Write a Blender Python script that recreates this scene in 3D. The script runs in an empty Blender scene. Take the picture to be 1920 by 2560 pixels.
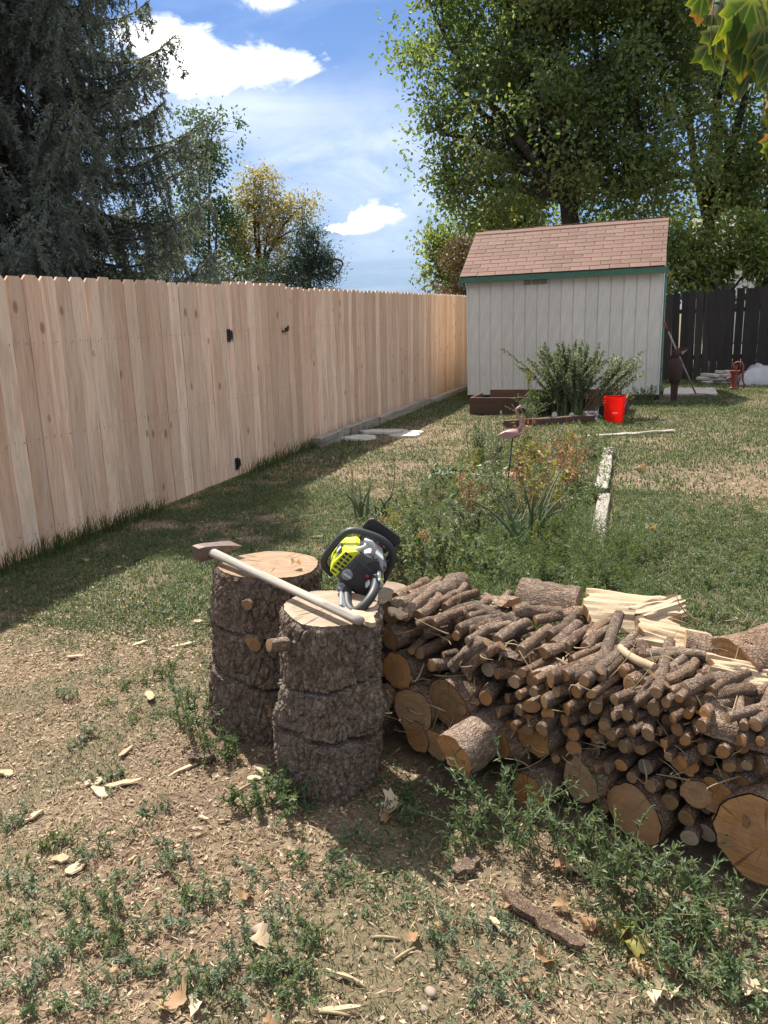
import bpy, math, random
import numpy as np
from math import radians, sin, cos, pi, atan2, sqrt
from mathutils import Matrix, Vector, Quaternion

# ------------------------------------------------------------------ camera
H = 1.48; FPX = 1900.0; YAW = radians(21.05); PITCH = radians(14.4); ROLL = math.atan(0.04)
_F = np.array([-sin(YAW)*cos(PITCH), cos(YAW)*cos(PITCH), -sin(PITCH)])
_R0 = np.array([cos(YAW), sin(YAW), 0.0]); _U0 = np.cross(_R0, _F)
_R = _R0*cos(ROLL) - _U0*sin(ROLL); _U = _U0*cos(ROLL) + _R0*sin(ROLL)
CAM = np.array([0.0, 0.0, H])
scene = bpy.context.scene
cd = bpy.data.cameras.new('camera'); camo = bpy.data.objects.new('camera', cd)
scene.collection.objects.link(camo); scene.camera = camo
cd.sensor_fit = 'VERTICAL'; cd.sensor_height = 36.0; cd.lens = FPX/2560*36.0
cd.clip_start = 0.05; cd.clip_end = 3000
camo.matrix_world = Matrix(((_R[0], _U[0], -_F[0], 0), (_R[1], _U[1], -_F[1], 0), (_R[2], _U[2], -_F[2], H), (0, 0, 0, 1)))

# ------------------------------------------------------------------ sun, sky, exposure
SUN_EL = radians(59); SUN_H = np.array([-0.79, 0.61]); SUN_H = SUN_H/np.linalg.norm(SUN_H)
SUNV = np.array([SUN_H[0]*cos(SUN_EL), SUN_H[1]*cos(SUN_EL), sin(SUN_EL)])
sl = bpy.data.lights.new('sun', 'SUN'); so = bpy.data.objects.new('sun', sl); scene.collection.objects.link(so)
sl.energy = 5.0; sl.angle = radians(0.53); sl.color = (1.0, 0.95, 0.87)
so.rotation_euler = Vector(SUNV).to_track_quat('Z', 'Y').to_euler()
scene.view_settings.view_transform = 'Standard'; scene.view_settings.look = 'None'
scene.view_settings.gamma = 1.0; scene.view_settings.exposure = 1.12
scene.view_settings.use_curve_mapping = False
scene.cycles.use_denoising = True
scene.cycles.max_bounces = 6; scene.cycles.diffuse_bounces = 3; scene.cycles.transmission_bounces = 4; scene.cycles.transparent_max_bounces = 6
scene.cycles.sample_clamp_indirect = 6.0

def ray(px, py):
    return _F + _R*(px-960)/FPX - _U*(py-1280)/FPX
def ground(px, py, z=0.0):
    d = ray(px, py); return CAM + d*((z-H)/d[2])
def at_y(px, py, Y):
    d = ray(px, py); return CAM + d*(Y/d[1])
def at_x(px, py, X):
    d = ray(px, py); return CAM + d*(X/d[0])
def at_d(px, py, D):
    return CAM + ray(px, py)*D

# node helper ------------------------------------------------------
class N:
    def __init__(s, tree): s.t = tree; s.n = tree.nodes; s.l = tree.links
    def new(s, typ, **kw):
        n = s.n.new(typ)
        for k, v in kw.items(): setattr(n, k, v)
        return n
    def set(s, sock, v):
        if isinstance(v, bpy.types.NodeSocket): s.l.new(v, sock)
        elif isinstance(v, (tuple, list)) and len(v) == 3 and sock.type == 'RGBA': sock.default_value = (*v, 1)
        else: sock.default_value = v
    def math(s, op, a, b=0.0, c=None, clamp=False):
        n = s.new('ShaderNodeMath', operation=op, use_clamp=clamp); s.set(n.inputs[0], a); s.set(n.inputs[1], b)
        if c is not None: s.set(n.inputs[2], c)
        return n.outputs[0]
    def mix(s, f, a, b, blend='MIX'):
        n = s.new('ShaderNodeMix', data_type='RGBA', blend_type=blend); s.set(n.inputs[0], f); s.set(n.inputs[6], a); s.set(n.inputs[7], b)
        return n.outputs[2]
    def ramp(s, f, stops, interp='LINEAR'):
        n = s.new('ShaderNodeValToRGB'); s.set(n.inputs[0], f); e = n.color_ramp; e.interpolation = interp
        while len(e.elements) < len(stops): e.elements.new(0.5)
        for el, (p, c) in zip(e.elements, stops):
            el.position = p; el.color = (c, c, c, 1) if isinstance(c, (int, float)) else (*c, 1)
        return n.outputs[0]
    def noise(s, vec, scale=5, detail=4, rough=0.55, dist=0.0, out=0):
        n = s.new('ShaderNodeTexNoise')
        if vec is not None: s.set(n.inputs['Vector'], vec)
        n.inputs['Scale'].default_value = scale; n.inputs['Detail'].default_value = detail
        n.inputs['Roughness'].default_value = rough; n.inputs['Distortion'].default_value = dist
        return n.outputs[out]
    def voro(s, vec, scale=5, feature='F1', out='Distance', rnd=1.0):
        n = s.new('ShaderNodeTexVoronoi', feature=feature)
        if vec is not None: s.set(n.inputs['Vector'], vec)
        n.inputs['Scale'].default_value = scale; n.inputs['Randomness'].default_value = rnd
        return n.outputs[out]
    def vscale(s, vec, sc, off=None):
        n = s.new('ShaderNodeVectorMath', operation='MULTIPLY'); s.set(n.inputs[0], vec); n.inputs[1].default_value = sc
        o = n.outputs[0]
        if off is not None:
            m = s.new('ShaderNodeVectorMath', operation='ADD'); s.set(m.inputs[0], o); s.set(m.inputs[1], off); o = m.outputs[0]
        return o
    def sep(s, vec):
        n = s.new('ShaderNodeSeparateXYZ'); s.set(n.inputs[0], vec); return n.outputs
    def comb(s, x, y, z):
        n = s.new('ShaderNodeCombineXYZ'); s.set(n.inputs[0], x); s.set(n.inputs[1], y); s.set(n.inputs[2], z); return n.outputs[0]
    def coord(s, w='Object'):
        return s.new('ShaderNodeTexCoord').outputs[w]
    def rnd(s): return s.new('ShaderNodeObjectInfo').outputs['Random']
    def attr(s, name, out='Fac'): return s.new('ShaderNodeAttribute', attribute_name=name).outputs[out]
    def bump(s, h, strength=0.3, dist=0.01):
        n = s.new('ShaderNodeBump'); n.inputs['Strength'].default_value = strength; n.inputs['Distance'].default_value = dist
        s.set(n.inputs['Height'], h); return n.outputs[0]

# world ------------------------------------------------------------
world = bpy.data.worlds.new('World'); scene.world = world; world.use_nodes = True
w = N(world.node_tree); w.n.clear()
sky = w.new('ShaderNodeTexSky', sky_type='NISHITA', sun_disc=False)
sky.sun_elevation = SUN_EL; sky.sun_rotation = atan2(SUN_H[0], SUN_H[1])
sky.altitude = 1600; sky.air_density = 1.0; sky.dust_density = 0.35; sky.ozone_density = 1.6
gd = w.coord('Generated'); sx, sy, sz = w.sep(gd)
az = w.math('ARCTAN2', sx, sy); el = w.math('ARCSINE', sz)
# cirrus and added fill clouds: coordinates on a plane overhead
zc = w.math('ADD', w.math('MAXIMUM', sz, 0.0), 0.18)
pl = w.comb(w.math('DIVIDE', sx, zc), w.math('DIVIDE', sy, zc), 0.0)
cir = w.noise(w.vscale(pl, (0.55, 1.3, 1.0)), 1.1, 7, 0.6, 1.2)
cir = w.ramp(cir, [(0.42, 0.0), (0.75, 0.8)])
fill_clouds = w.noise(w.vscale(pl, (0.75, 0.95, 1.0), (3.1, 1.7, 0.0)), 1.0, 9, 0.58, 0.35)
fill_clouds = w.math('MULTIPLY', w.ramp(fill_clouds, [(0.44, 0.0), (0.56, 1.0)]), w.ramp(sz, [(0.36, 0.0), (0.46, 1.0)]))  # bright clouds added only above the view, as neutral fill for shaded surfaces
fine = w.noise(w.vscale(gd, (1.0, 1.0, 1.7)), 17, 10, 0.62, 0.5)
fine2 = w.noise(gd, 26, 6, 0.6, 0.2)
def azel(px, py):
    d = ray(px, py); d = d/np.linalg.norm(d); return atan2(d[0], d[1]), math.asin(d[2])
def blob(px, py, wx, wy, rot=0.0):
    a0, e0 = azel(px, py); wx /= FPX; wy /= FPX
    da = w.math('SUBTRACT', az, a0); de = w.math('SUBTRACT', el, e0)
    u = w.math('MULTIPLY_ADD', da, cos(rot)/wx, w.math('MULTIPLY', de, sin(rot)/wx))
    v = w.math('MULTIPLY_ADD', da, -sin(rot)/wy, w.math('MULTIPLY', de, cos(rot)/wy))
    r2 = w.math('ADD', w.math('MULTIPLY', u, u), w.math('MULTIPLY', v, v))
    return w.math('POWER', 2.718, w.math('MULTIPLY', r2, -1.0))
def addup(lst):
    o = lst[0]
    for b in lst[1:]: o = w.math('ADD', o, b)
    return o
soft = addup([blob(800, 420, 420, 130, 0.25), blob(980, 520, 200, 150, 0.0), blob(450, 260, 260, 60, 0.05), blob(640, 330, 300, 60, -.15)])
softm = w.math('MULTIPLY', soft, w.ramp(w.noise(w.vscale(gd, (3.0, 3.0, 6.5)), 1.6, 8, 0.6, 0.9), [(0.3, 0.15), (0.72, 0.9)]))
cum = addup([blob(400, 100, 110, 34, 0.05), blob(480, 150, 60, 40), blob(560, 185, 150, 42, 0.12), blob(690, 160, 90, 26, 0.12), blob(680, -12, 62, 24, 0), blob(925, 540, 62, 24, .15), blob(860, 572, 60, 10, 0.0)])
cumm = w.ramp(w.math('ADD', cum, w.math('MULTIPLY', w.math('SUBTRACT', fine, 0.5), 2.9)), [(0.25, 0.0), (1.05, 1.0)])
cumm = w.math('MULTIPLY', cumm, w.ramp(cum, [(0.05, 0.0), (0.28, 1.0)]))
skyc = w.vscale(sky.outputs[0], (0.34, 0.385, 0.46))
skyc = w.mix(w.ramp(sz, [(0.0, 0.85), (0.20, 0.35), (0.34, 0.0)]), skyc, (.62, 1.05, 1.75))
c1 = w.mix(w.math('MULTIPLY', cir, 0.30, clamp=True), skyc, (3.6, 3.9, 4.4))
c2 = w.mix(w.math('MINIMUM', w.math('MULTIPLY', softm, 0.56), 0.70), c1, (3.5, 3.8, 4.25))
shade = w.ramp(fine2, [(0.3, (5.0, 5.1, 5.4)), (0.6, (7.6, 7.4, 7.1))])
c3 = w.mix(w.math('MAXIMUM', cumm, w.math('MULTIPLY', fill_clouds, 0.95)), c2, shade)
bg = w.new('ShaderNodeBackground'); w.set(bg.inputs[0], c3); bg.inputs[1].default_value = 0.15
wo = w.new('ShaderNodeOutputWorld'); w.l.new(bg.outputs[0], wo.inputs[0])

# ------------------------------------------------------------------ noise in numpy
def _hash(ix, iy, iz, seed):
    h = (ix.astype(np.int64)*374761393 + iy.astype(np.int64)*668265263 + iz.astype(np.int64)*2147483647 + seed*1274126177) & 0xFFFFFFFF
    h = ((h ^ (h >> 13))*1274126177) & 0xFFFFFFFF
    h = ((h ^ (h >> 16))*2246822519) & 0xFFFFFFFF
    return ((h ^ (h >> 15)) & 0xFFFFFF)/float(0xFFFFFF)
def vnoise(p, seed=0):
    p = np.asarray(p, float); i = np.floor(p).astype(np.int64); f = p-i; f = f*f*(3-2*f)
    o = 0
    for dx in (0, 1):
        for dy in (0, 1):
            for dz in (0, 1):
                wt = (f[:, 0] if dx else 1-f[:, 0])*(f[:, 1] if dy else 1-f[:, 1])*(f[:, 2] if dz else 1-f[:, 2])
                o = o + wt*_hash(i[:, 0]+dx, i[:, 1]+dy, i[:, 2]+dz, seed)
    return o
def fbm(p, octv=4, seed=0, gain=0.5):
    p = np.asarray(p, float); o = 0; a = 1; t = 0
    for k in range(octv):
        o = o + a*vnoise(p*(2**k)+17.3*k, seed+k); t += a; a *= gain
    return o/t
def worley(p, seed=0):
    p = np.asarray(p, float); i = np.floor(p).astype(np.int64); f1 = np.full(len(p), 9.0); f2 = f1.copy(); idv = np.zeros(len(p))
    for dx in (-1, 0, 1):
        for dy in (-1, 0, 1):
            for dz in (-1, 0, 1):
                a, b, c = i[:, 0]+dx, i[:, 1]+dy, i[:, 2]+dz
                q = np.stack([a+_hash(a, b, c, seed), b+_hash(a, b, c, seed+1), c+_hash(a, b, c, seed+2)], 1)
                d = np.sqrt(((q-p)**2).sum(1)); hh = _hash(a, b, c, seed+3)
                m1 = d < f1; f2 = np.where(m1, f1, np.minimum(f2, d)); idv = np.where(m1, hh, idv); f1 = np.where(m1, d, f1)
    return f1, f2, idv
def n2(xy, scale, octv=3, seed=0):
    xy = np.asarray(xy, float); return fbm(np.column_stack([xy[:, 0]*scale, xy[:, 1]*scale, np.zeros(len(xy))+seed*3.7]), octv, seed)
def sstep(x, a, b):
    t = np.clip((x-a)/(b-a), 0, 1); return t*t*(3-2*t)

# ------------------------------------------------------------------ mesh helpers
COL = scene.collection
def link(o, parent=None):
    COL.objects.link(o)
    if parent is not None: o.parent = parent
    return o
def make_mesh(name, V, F, mats=(), smooth=False, attrs=None, midx=None):
    V = np.ascontiguousarray(V, dtype=np.float32); me = bpy.data.meshes.new(name)
    if isinstance(F, np.ndarray) and F.ndim == 2:
        k = F.shape[1]; nf = len(F); loops = np.ascontiguousarray(F.ravel(), dtype=np.int32)
        starts = np.arange(0, nf*k, k, dtype=np.int32)
    else:
        lens = np.array([len(f) for f in F], dtype=np.int32); nf = len(F)
        loops = np.fromiter((i for f in F for i in f), dtype=np.int32, count=int(lens.sum()))
        starts = np.concatenate([[0], np.cumsum(lens)[:-1]]).astype(np.int32)
    me.vertices.add(len(V)); me.vertices.foreach_set('co', V.ravel())
    me.loops.add(len(loops)); me.loops.foreach_set('vertex_index', loops)
    me.polygons.add(nf); me.polygons.foreach_set('loop_start', starts)
    me.polygons.foreach_set('use_smooth', np.full(nf, bool(smooth)))
    for m in (mats if isinstance(mats, (list, tuple)) else [mats]): me.materials.append(m)
    if midx is not None: me.polygons.foreach_set('material_index', np.asarray(midx, dtype=np.int32))
    for an, av in (attrs or {}).items():
        a = me.attributes.new(an, 'FLOAT', 'POINT'); a.data.foreach_set('value', np.asarray(av, dtype=np.float32))
    me.update(calc_edges=True); me.validate(); return me
def mesh_obj(name, V, F, mats, parent=None, smooth=False, attrs=None, midx=None, loc=None):
    o = bpy.data.objects.new(name, make_mesh(name, V, F, mats, smooth, attrs, midx)); link(o, parent)
    if loc is not None: o.location = loc
    return o
def share(name, me, parent=None, M=None, loc=None):
    o = bpy.data.objects.new(name, me); link(o, parent)
    if M is not None: o.matrix_local = M
    if loc is not None: o.location = loc
    return o
def tag(o, label=None, cat=None, group=None, kind=None):
    if label: o['label'] = label
    if cat: o['category'] = cat
    if group: o['group'] = group
    if kind: o['kind'] = kind
    return o
def empty(name, loc=(0, 0, 0), rot=(0, 0, 0), parent=None):
    o = bpy.data.objects.new(name, None); link(o, parent); o.location = loc; o.rotation_euler = rot; o.empty_display_size = 0.1; return o
class MB:
    """collects simple shapes into one mesh"""
    def __init__(s): s.V = []; s.F = []; s.m = []; s.n = 0
    def add(s, V, F, mi=0):
        V = np.asarray(V, float); s.V.append(V); b = s.n
        for f in F: s.F.append([int(i)+b for i in f]); s.m.append(mi)
        s.n += len(V); return s
    def box(s, c, size, M=None, mi=0, bev=0.0):
        c = np.asarray(c, float); hx, hy, hz = np.asarray(size, float)/2
        if bev > 0:
            b = min(bev, hx*.9, hy*.9, hz*.9); V = []; 
            for sx_ in (-1, 1):
                for sy_ in (-1, 1):
                    for sz_ in (-1, 1):
                        V += [(sx_*hx, sy_*(hy-b), sz_*(hz-b)), (sx_*(hx-b), sy_*hy, sz_*(hz-b)), (sx_*(hx-b), sy_*(hy-b), sz_*hz)]
            V = np.array(V); idx = lambda a, b_, c_, k: ((a*2+b_)*2+c_)*3+k
            F = []
            for k, (i, j) in enumerate(((1, 2), (0, 2), (0, 1))):
                for sg in (0, 1):
                    q = []
                    for (a, b_) in ((0, 0), (1, 0), (1, 1), (0, 1)):
                        t = [0, 0, 0]; t[k] = sg; t[i] = a; t[j] = b_; q.append(idx(*t, k))
                    F.append(q if (sg == 1) == (k != 1) else q[::-1])
            for k, (i, j) in enumerate(((1, 2), (0, 2), (0, 1))):
                for a in (0, 1):
                    for b_ in (0, 1):
                        t0 = [0]*3; t1 = [0]*3; t0[k] = 0; t1[k] = 1
                        for t in (t0, t1): t[i] = a; t[j] = b_
                        q = [idx(*t0, i), idx(*t1, i), idx(*t1, j), idx(*t0, j)]
                        F.append(q if ((a == b_) == (k != 1)) else q[::-1])
            for a in (0, 1):
                for b_ in (0, 1):
                    for c_ in (0, 1):
                        q = [idx(a, b_, c_, k) for k in range(3)]; F.append(q if (a+b_+c_) % 2 else q[::-1])
        else:
            V = np.array([(x, y, z) for x in (-hx, hx) for y in (-hy, hy) for z in (-hz, hz)])
            F = [(0, 1, 3, 2), (4, 6, 7, 5), (0, 4, 5, 1), (2, 3, 7, 6), (0, 2, 6, 4), (1, 5, 7, 3)]
        V = V + c
        if M is not None: V = V @ np.array(M)[:3, :3].T + np.array(M)[:3, 3]
        return s.add(V, F, mi)
    def prism(s, poly, d0, d1, axis=2, mi=0, M=None):
        """polygon (2D list) extruded along axis from d0 to d1"""
        n = len(poly); V = []
        for d in (d0, d1):
            for (a, b) in poly:
                p = [a, b]; p.insert(axis, d); V.append(p)
        F = [list(range(n))[::-1], list(range(n, 2*n))] + [(i, (i+1) % n, n+(i+1) % n, n+i) for i in range(n)]
        V = np.array(V, float)
        if axis == 1: F = [list(f)[::-1] for f in F]
        if M is not None: V = V @ np.array(M)[:3, :3].T + np.array(M)[:3, 3]
        return s.add(V, F, mi)
    def tube(s, pts, rad, n=8, mi=0, caps=True, flat=1.0):
        V, F = tube(pts, rad, n, caps, flat); return s.add(V, F, mi)
    def build(s, name, mats, parent=None, smooth=False, loc=None):
        return mesh_obj(name, np.concatenate(s.V), s.F, mats, parent, smooth, midx=s.m, loc=loc)
def frames(pts):
    pts = np.asarray(pts, float); T = np.gradient(pts, axis=0); T /= np.linalg.norm(T, axis=1)[:, None]+1e-12
    ref = np.array([0, 0, 1.0]) if abs(T[0][2]) < .9 else np.array([1.0, 0, 0])
    A = []; a = np.cross(T[0], ref); a /= np.linalg.norm(a)
    for t in T:
        a = a - t*(a@t); a /= np.linalg.norm(a)+1e-12; A.append(a)
    A = np.array(A); B = np.cross(T, A); return T, A, B
def tube(pts, rad, n=8, caps=True, flat=1.0):
    pts = np.asarray(pts, float); m = len(pts); rad = np.broadcast_to(np.asarray(rad, float), (m,)); T, A, B = frames(pts)
    th = np.linspace(0, 2*pi, n, endpoint=False)
    V = pts[:, None, :] + rad[:, None, None]*(np.cos(th)[None, :, None]*A[:, None, :] + flat*np.sin(th)[None, :, None]*B[:, None, :])
    V = V.reshape(-1, 3); F = []
    for i in range(m-1):
        for j in range(n):
            a, b = i*n+j, i*n+(j+1) % n; F.append((a, b, b+n, a+n))
    if caps: F.append(list(range(n))[::-1]); F.append(list(range((m-1)*n, m*n)))
    return V, F
def curve(p0, p1, sag=(0, 0, 0), n=6):
    t = np.linspace(0, 1, n)[:, None]; p0 = np.asarray(p0, float); p1 = np.asarray(p1, float)
    return p0*(1-t)+p1*t + np.asarray(sag, float)*(4*t*(1-t))
def unit(v):
    v = np.asarray(v, float); return v/(np.linalg.norm(v, axis=-1, keepdims=True)+1e-12)
def frameM(o, z, x=None):
    """matrix whose local Z runs along z"""
    z = unit(z); x = np.array([1.0, 0, 0]) if x is None else np.asarray(x, float)
    if abs(z@unit(x)) > .97: x = np.array([0, 1.0, 0])
    y = unit(np.cross(z, x)); x = np.cross(y, z)
    return Matrix(((x[0], y[0], z[0], o[0]), (x[1], y[1], z[1], o[1]), (x[2], y[2], z[2], o[2]), (0, 0, 0, 1)))

# leaf-sized faces: kite of two triangles folded on its midrib
def kites(P, D, Nn, L, W, fold=0.25, droop=0.0):
    P = np.asarray(P, float); D = unit(D); S = unit(np.cross(D, Nn)); U = np.cross(S, D); L = np.broadcast_to(L, len(P))[:, None]; W = np.broadcast_to(W, len(P))[:, None]
    mid = P + D*L*0.42
    a = P; b = mid + S*W*.5 + U*W*fold; c = P + D*L - U*L*droop; d = mid - S*W*.5 + U*W*fold
    V = np.stack([a, b, c, d], 1).reshape(-1, 3); k = np.arange(len(P))*4
    F = np.stack([np.stack([k, k+1, k+2], 1), np.stack([k, k+2, k+3], 1)], 1).reshape(-1, 3)
    return V, F
def blades(P, D, Hh, W, bend, rng):
    """grass blades: three-segment tapering strips"""
    n = len(P); S = unit(np.cross(D, [0, 0, 1.0])+1e-6); up = np.array([0, 0, 1.0])
    P = np.asarray(P, float); Hh = np.asarray(Hh)[:, None]; W = np.broadcast_to(W, n)[:, None]; bend = np.asarray(bend)[:, None]
    m = P + up*Hh*.55 + D*Hh*bend*.3; t = P + up*Hh*(1-.35*bend) + D*Hh*bend
    V = np.stack([P-S*W*.5, P+S*W*.5, m-S*W*.4, m+S*W*.4, t], 1).reshape(-1, 3); k = np.arange(n)*5
    F = np.stack([np.stack([k, k+1, k+3], 1), np.stack([k, k+3, k+2], 1), np.stack([k+2, k+3, k+4], 1)], 1).reshape(-1, 3)
    return V, F
def cat_meshes(lst):
    V = []; F = []; n = 0
    for v, f in lst: V.append(v); F.append(f+n); n += len(v)
    return np.concatenate(V), np.concatenate(F)
def rdirs(n, rng):
    v = rng.normal(size=(n, 3)); return unit(v)
# ------------------------------------------------------------------ materials
def newmat(name):
    m = bpy.data.materials.new(name); m.use_nodes = True; n = N(m.node_tree); n.n.clear()
    out = n.new('ShaderNodeOutputMaterial'); b = n.new('ShaderNodeBsdfPrincipled'); n.l.new(b.outputs[0], out.inputs[0])
    return m, n, b, out
def simple(name, col, rough=0.6, var=0.15, scale=30, metal=0.0, bump=0.15, spec=0.4, objvar=0.0, stretch=(1, 1, 1)):
    m, n, b, o = newmat(name); co = n.vscale(n.coord(), stretch)
    f = n.noise(co, scale, 5, .6); v = n.ramp(f, [(0.25, 1-var), (0.75, 1+var)])
    c = n.mix(1.0, col, v, 'MULTIPLY')
    if objvar:
        k = n.math('MULTIPLY_ADD', n.rnd(), 2*objvar, 1-objvar); c = n.mix(1.0, c, n.comb(k, k, k), 'MULTIPLY')
    n.set(b.inputs['Base Color'], c); b.inputs['Roughness'].default_value = rough; b.inputs['Metallic'].default_value = metal
    b.inputs['Specular IOR Level'].default_value = spec
    if bump: n.set(b.inputs['Normal'], n.bump(f, bump, 0.004))
    return m
def foliage(name, cols, trans=0.4, rough=0.5, spec=0.35):
    """cols: ramp over the per-leaf random attribute"""
    m, n, b, out = newmat(name)
    c = n.ramp(n.attr('rnd'), [(i/(len(cols)-1), x) for i, x in enumerate(cols)])
    n.set(b.inputs['Base Color'], c); b.inputs['Roughness'].default_value = rough; b.inputs['Specular IOR Level'].default_value = spec
    t = n.new('ShaderNodeBsdfTranslucent'); n.set(t.inputs[0], n.mix(1.0, c, (1.5, 1.45, .7), 'MULTIPLY'))
    mx = n.new('ShaderNodeMixShader'); mx.inputs[0].default_value = trans
    n.l.new(b.outputs[0], mx.inputs[1]); n.l.new(t.outputs[0], mx.inputs[2]); n.l.new(mx.outputs[0], out.inputs[0])
    return m
def plank_mat(name, c_lo, c_hi, knot, grain=0.35, axis=2, knotty=True, rough=0.75, tint=None, hi2=None, wav=6.0):
    """sawn boards; grain runs along local axis"""
    m, n, b, o = newmat(name); r = n.rnd(); co = n.coord()
    off = n.comb(n.math('MULTIPLY', r, 37.0), n.math('MULTIPLY', r, 91.0), n.math('MULTIPLY', r, 53.0))
    s = [60, 60, 60]; s[axis] = 2.2
    x, y, z = n.sep(co)
    ad = n.new('ShaderNodeVectorMath', operation='ADD'); n.set(ad.inputs[0], co); n.set(ad.inputs[1], off); co2 = ad.outputs[0]
    wob = n.noise(n.vscale(co2, tuple(7 if i != axis else 2.0 for i in range(3))), 1.0, 3, .5)
    gn = n.noise(n.vscale(co2, tuple(s), n.comb(n.math('MULTIPLY', wob, wav), n.math('MULTIPLY', wob, wav), 0.0)), 1.0, 5, .65)
    blotch = n.noise(n.vscale(co2, tuple(10 if i != axis else 1.0 for i in range(3))), 1.0, 3, .5, .6)
    base = n.mix(r, c_lo, c_hi)
    r2 = n.new('ShaderNodeTexWhiteNoise', noise_dimensions='1D'); n.set(r2.inputs['W'], n.math('MULTIPLY', r, 1000.0))
    base = n.mix(n.ramp(r2.outputs[0], [(0.55, 0.0), (1.0, .75)]), base, hi2 if hi2 else c_hi)
    kb = n.math('MULTIPLY_ADD', n.math('FRACT', n.math('MULTIPLY', r, 47.0)), .26, .84); base = n.mix(1.0, base, n.comb(kb, kb, kb), 'MULTIPLY')
    heart = n.ramp(blotch, [(0.5, 0.0), (0.62, 0.55)])
    base = n.mix(heart, base, tuple(c*k for c, k in zip(c_lo, tint or (.90, .80, .72))))
    k = n.ramp(gn, [(0.25, 1-grain), (0.55, 1.0), (0.8, 1+grain*.4)])
    c = n.mix(1.0, base, k, 'MULTIPLY')
    hgt = gn
    if knotty:
        ks = [8.0, 8.0, 8.0]; ks[axis] = 4.2; ks[{2: 0, 0: 1, 1: 0}[axis]] = 0.0
        kv = n.new('ShaderNodeTexVoronoi'); n.set(kv.inputs['Vector'], n.vscale(co2, tuple(ks))); kv.inputs['Scale'].default_value = 1.0
        ex = n.sep(kv.outputs['Color'])
        rad = n.math('MULTIPLY_ADD', ex[0], .15, 0.03); on = n.math('GREATER_THAN', ex[1], .30)
        dd = n.math('DIVIDE', kv.outputs['Distance'], rad)
        km = n.math('MULTIPLY', n.ramp(dd, [(0.6, 1.0), (1.05, 0.0)]), on)
        ring = n.math('MULTIPLY', n.ramp(dd, [(0.75, 0.0), (0.95, .7), (1.0, .7), (1.5, 0.0)]), on)
        c = n.mix(n.math('MULTIPLY', km, .72), c, knot)
        c = n.mix(n.math('MULTIPLY', ring, .55), c, tuple(v*.5 for v in knot))
    n.set(b.inputs['Base Color'], c); b.inputs['Roughness'].default_value = rough; b.inputs['Specular IOR Level'].default_value = .25
    n.set(b.inputs['Normal'], n.bump(hgt, .25, .003)); return m
def bark_mat(name, cols, scale=1.0, stretch=(1, 1, .6)):
    m, n, b, o = newmat(name); co = n.vscale(n.coord(), stretch); r = n.rnd()
    f = n.noise(co, 26*scale, 8, .7, .6); pl = n.new('ShaderNodeTexVoronoi', feature='DISTANCE_TO_EDGE'); pl.inputs['Scale'].default_value = 62*scale
    wv = n.noise(co, 40*scale, 3, .6, 0, 1)
    n.set(pl.inputs['Vector'], n.vscale(wv, (.05, .05, .05), co))
    fc = n.noise(co, 110*scale, 4, .7); t = n.math('ADD', n.math('MULTIPLY', f, .7), n.math('MULTIPLY', fc, .36))
    c = n.ramp(t, [(0.25, cols[0]), (0.5, cols[1]), (0.68, cols[2]), (0.85, cols[3])])
    k = n.math('MULTIPLY_ADD', r, .6, .65); r3 = n.math('FRACT', n.math('MULTIPLY', r, 31.0)); c = n.mix(1.0, c, n.comb(k, n.math('MULTIPLY', k, n.math('MULTIPLY_ADD', r3, .14, .90)), n.math('MULTIPLY', k, n.math('MULTIPLY_ADD', r3, .28, .80))), 'MULTIPLY')
    n.set(b.inputs['Base Color'], c); b.inputs['Roughness'].default_value = .85; b.inputs['Specular IOR Level'].default_value = .3
    hgt = n.math('ADD', n.math('MULTIPLY', n.ramp(pl.outputs['Distance'], [(0.0, 0.0), (0.16, 1.0)]), .6), n.math('ADD', f, n.math('MULTIPLY', fc, .6)))
    n.set(b.inputs['Normal'], n.bump(hgt, 1.0, .009)); return m
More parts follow.
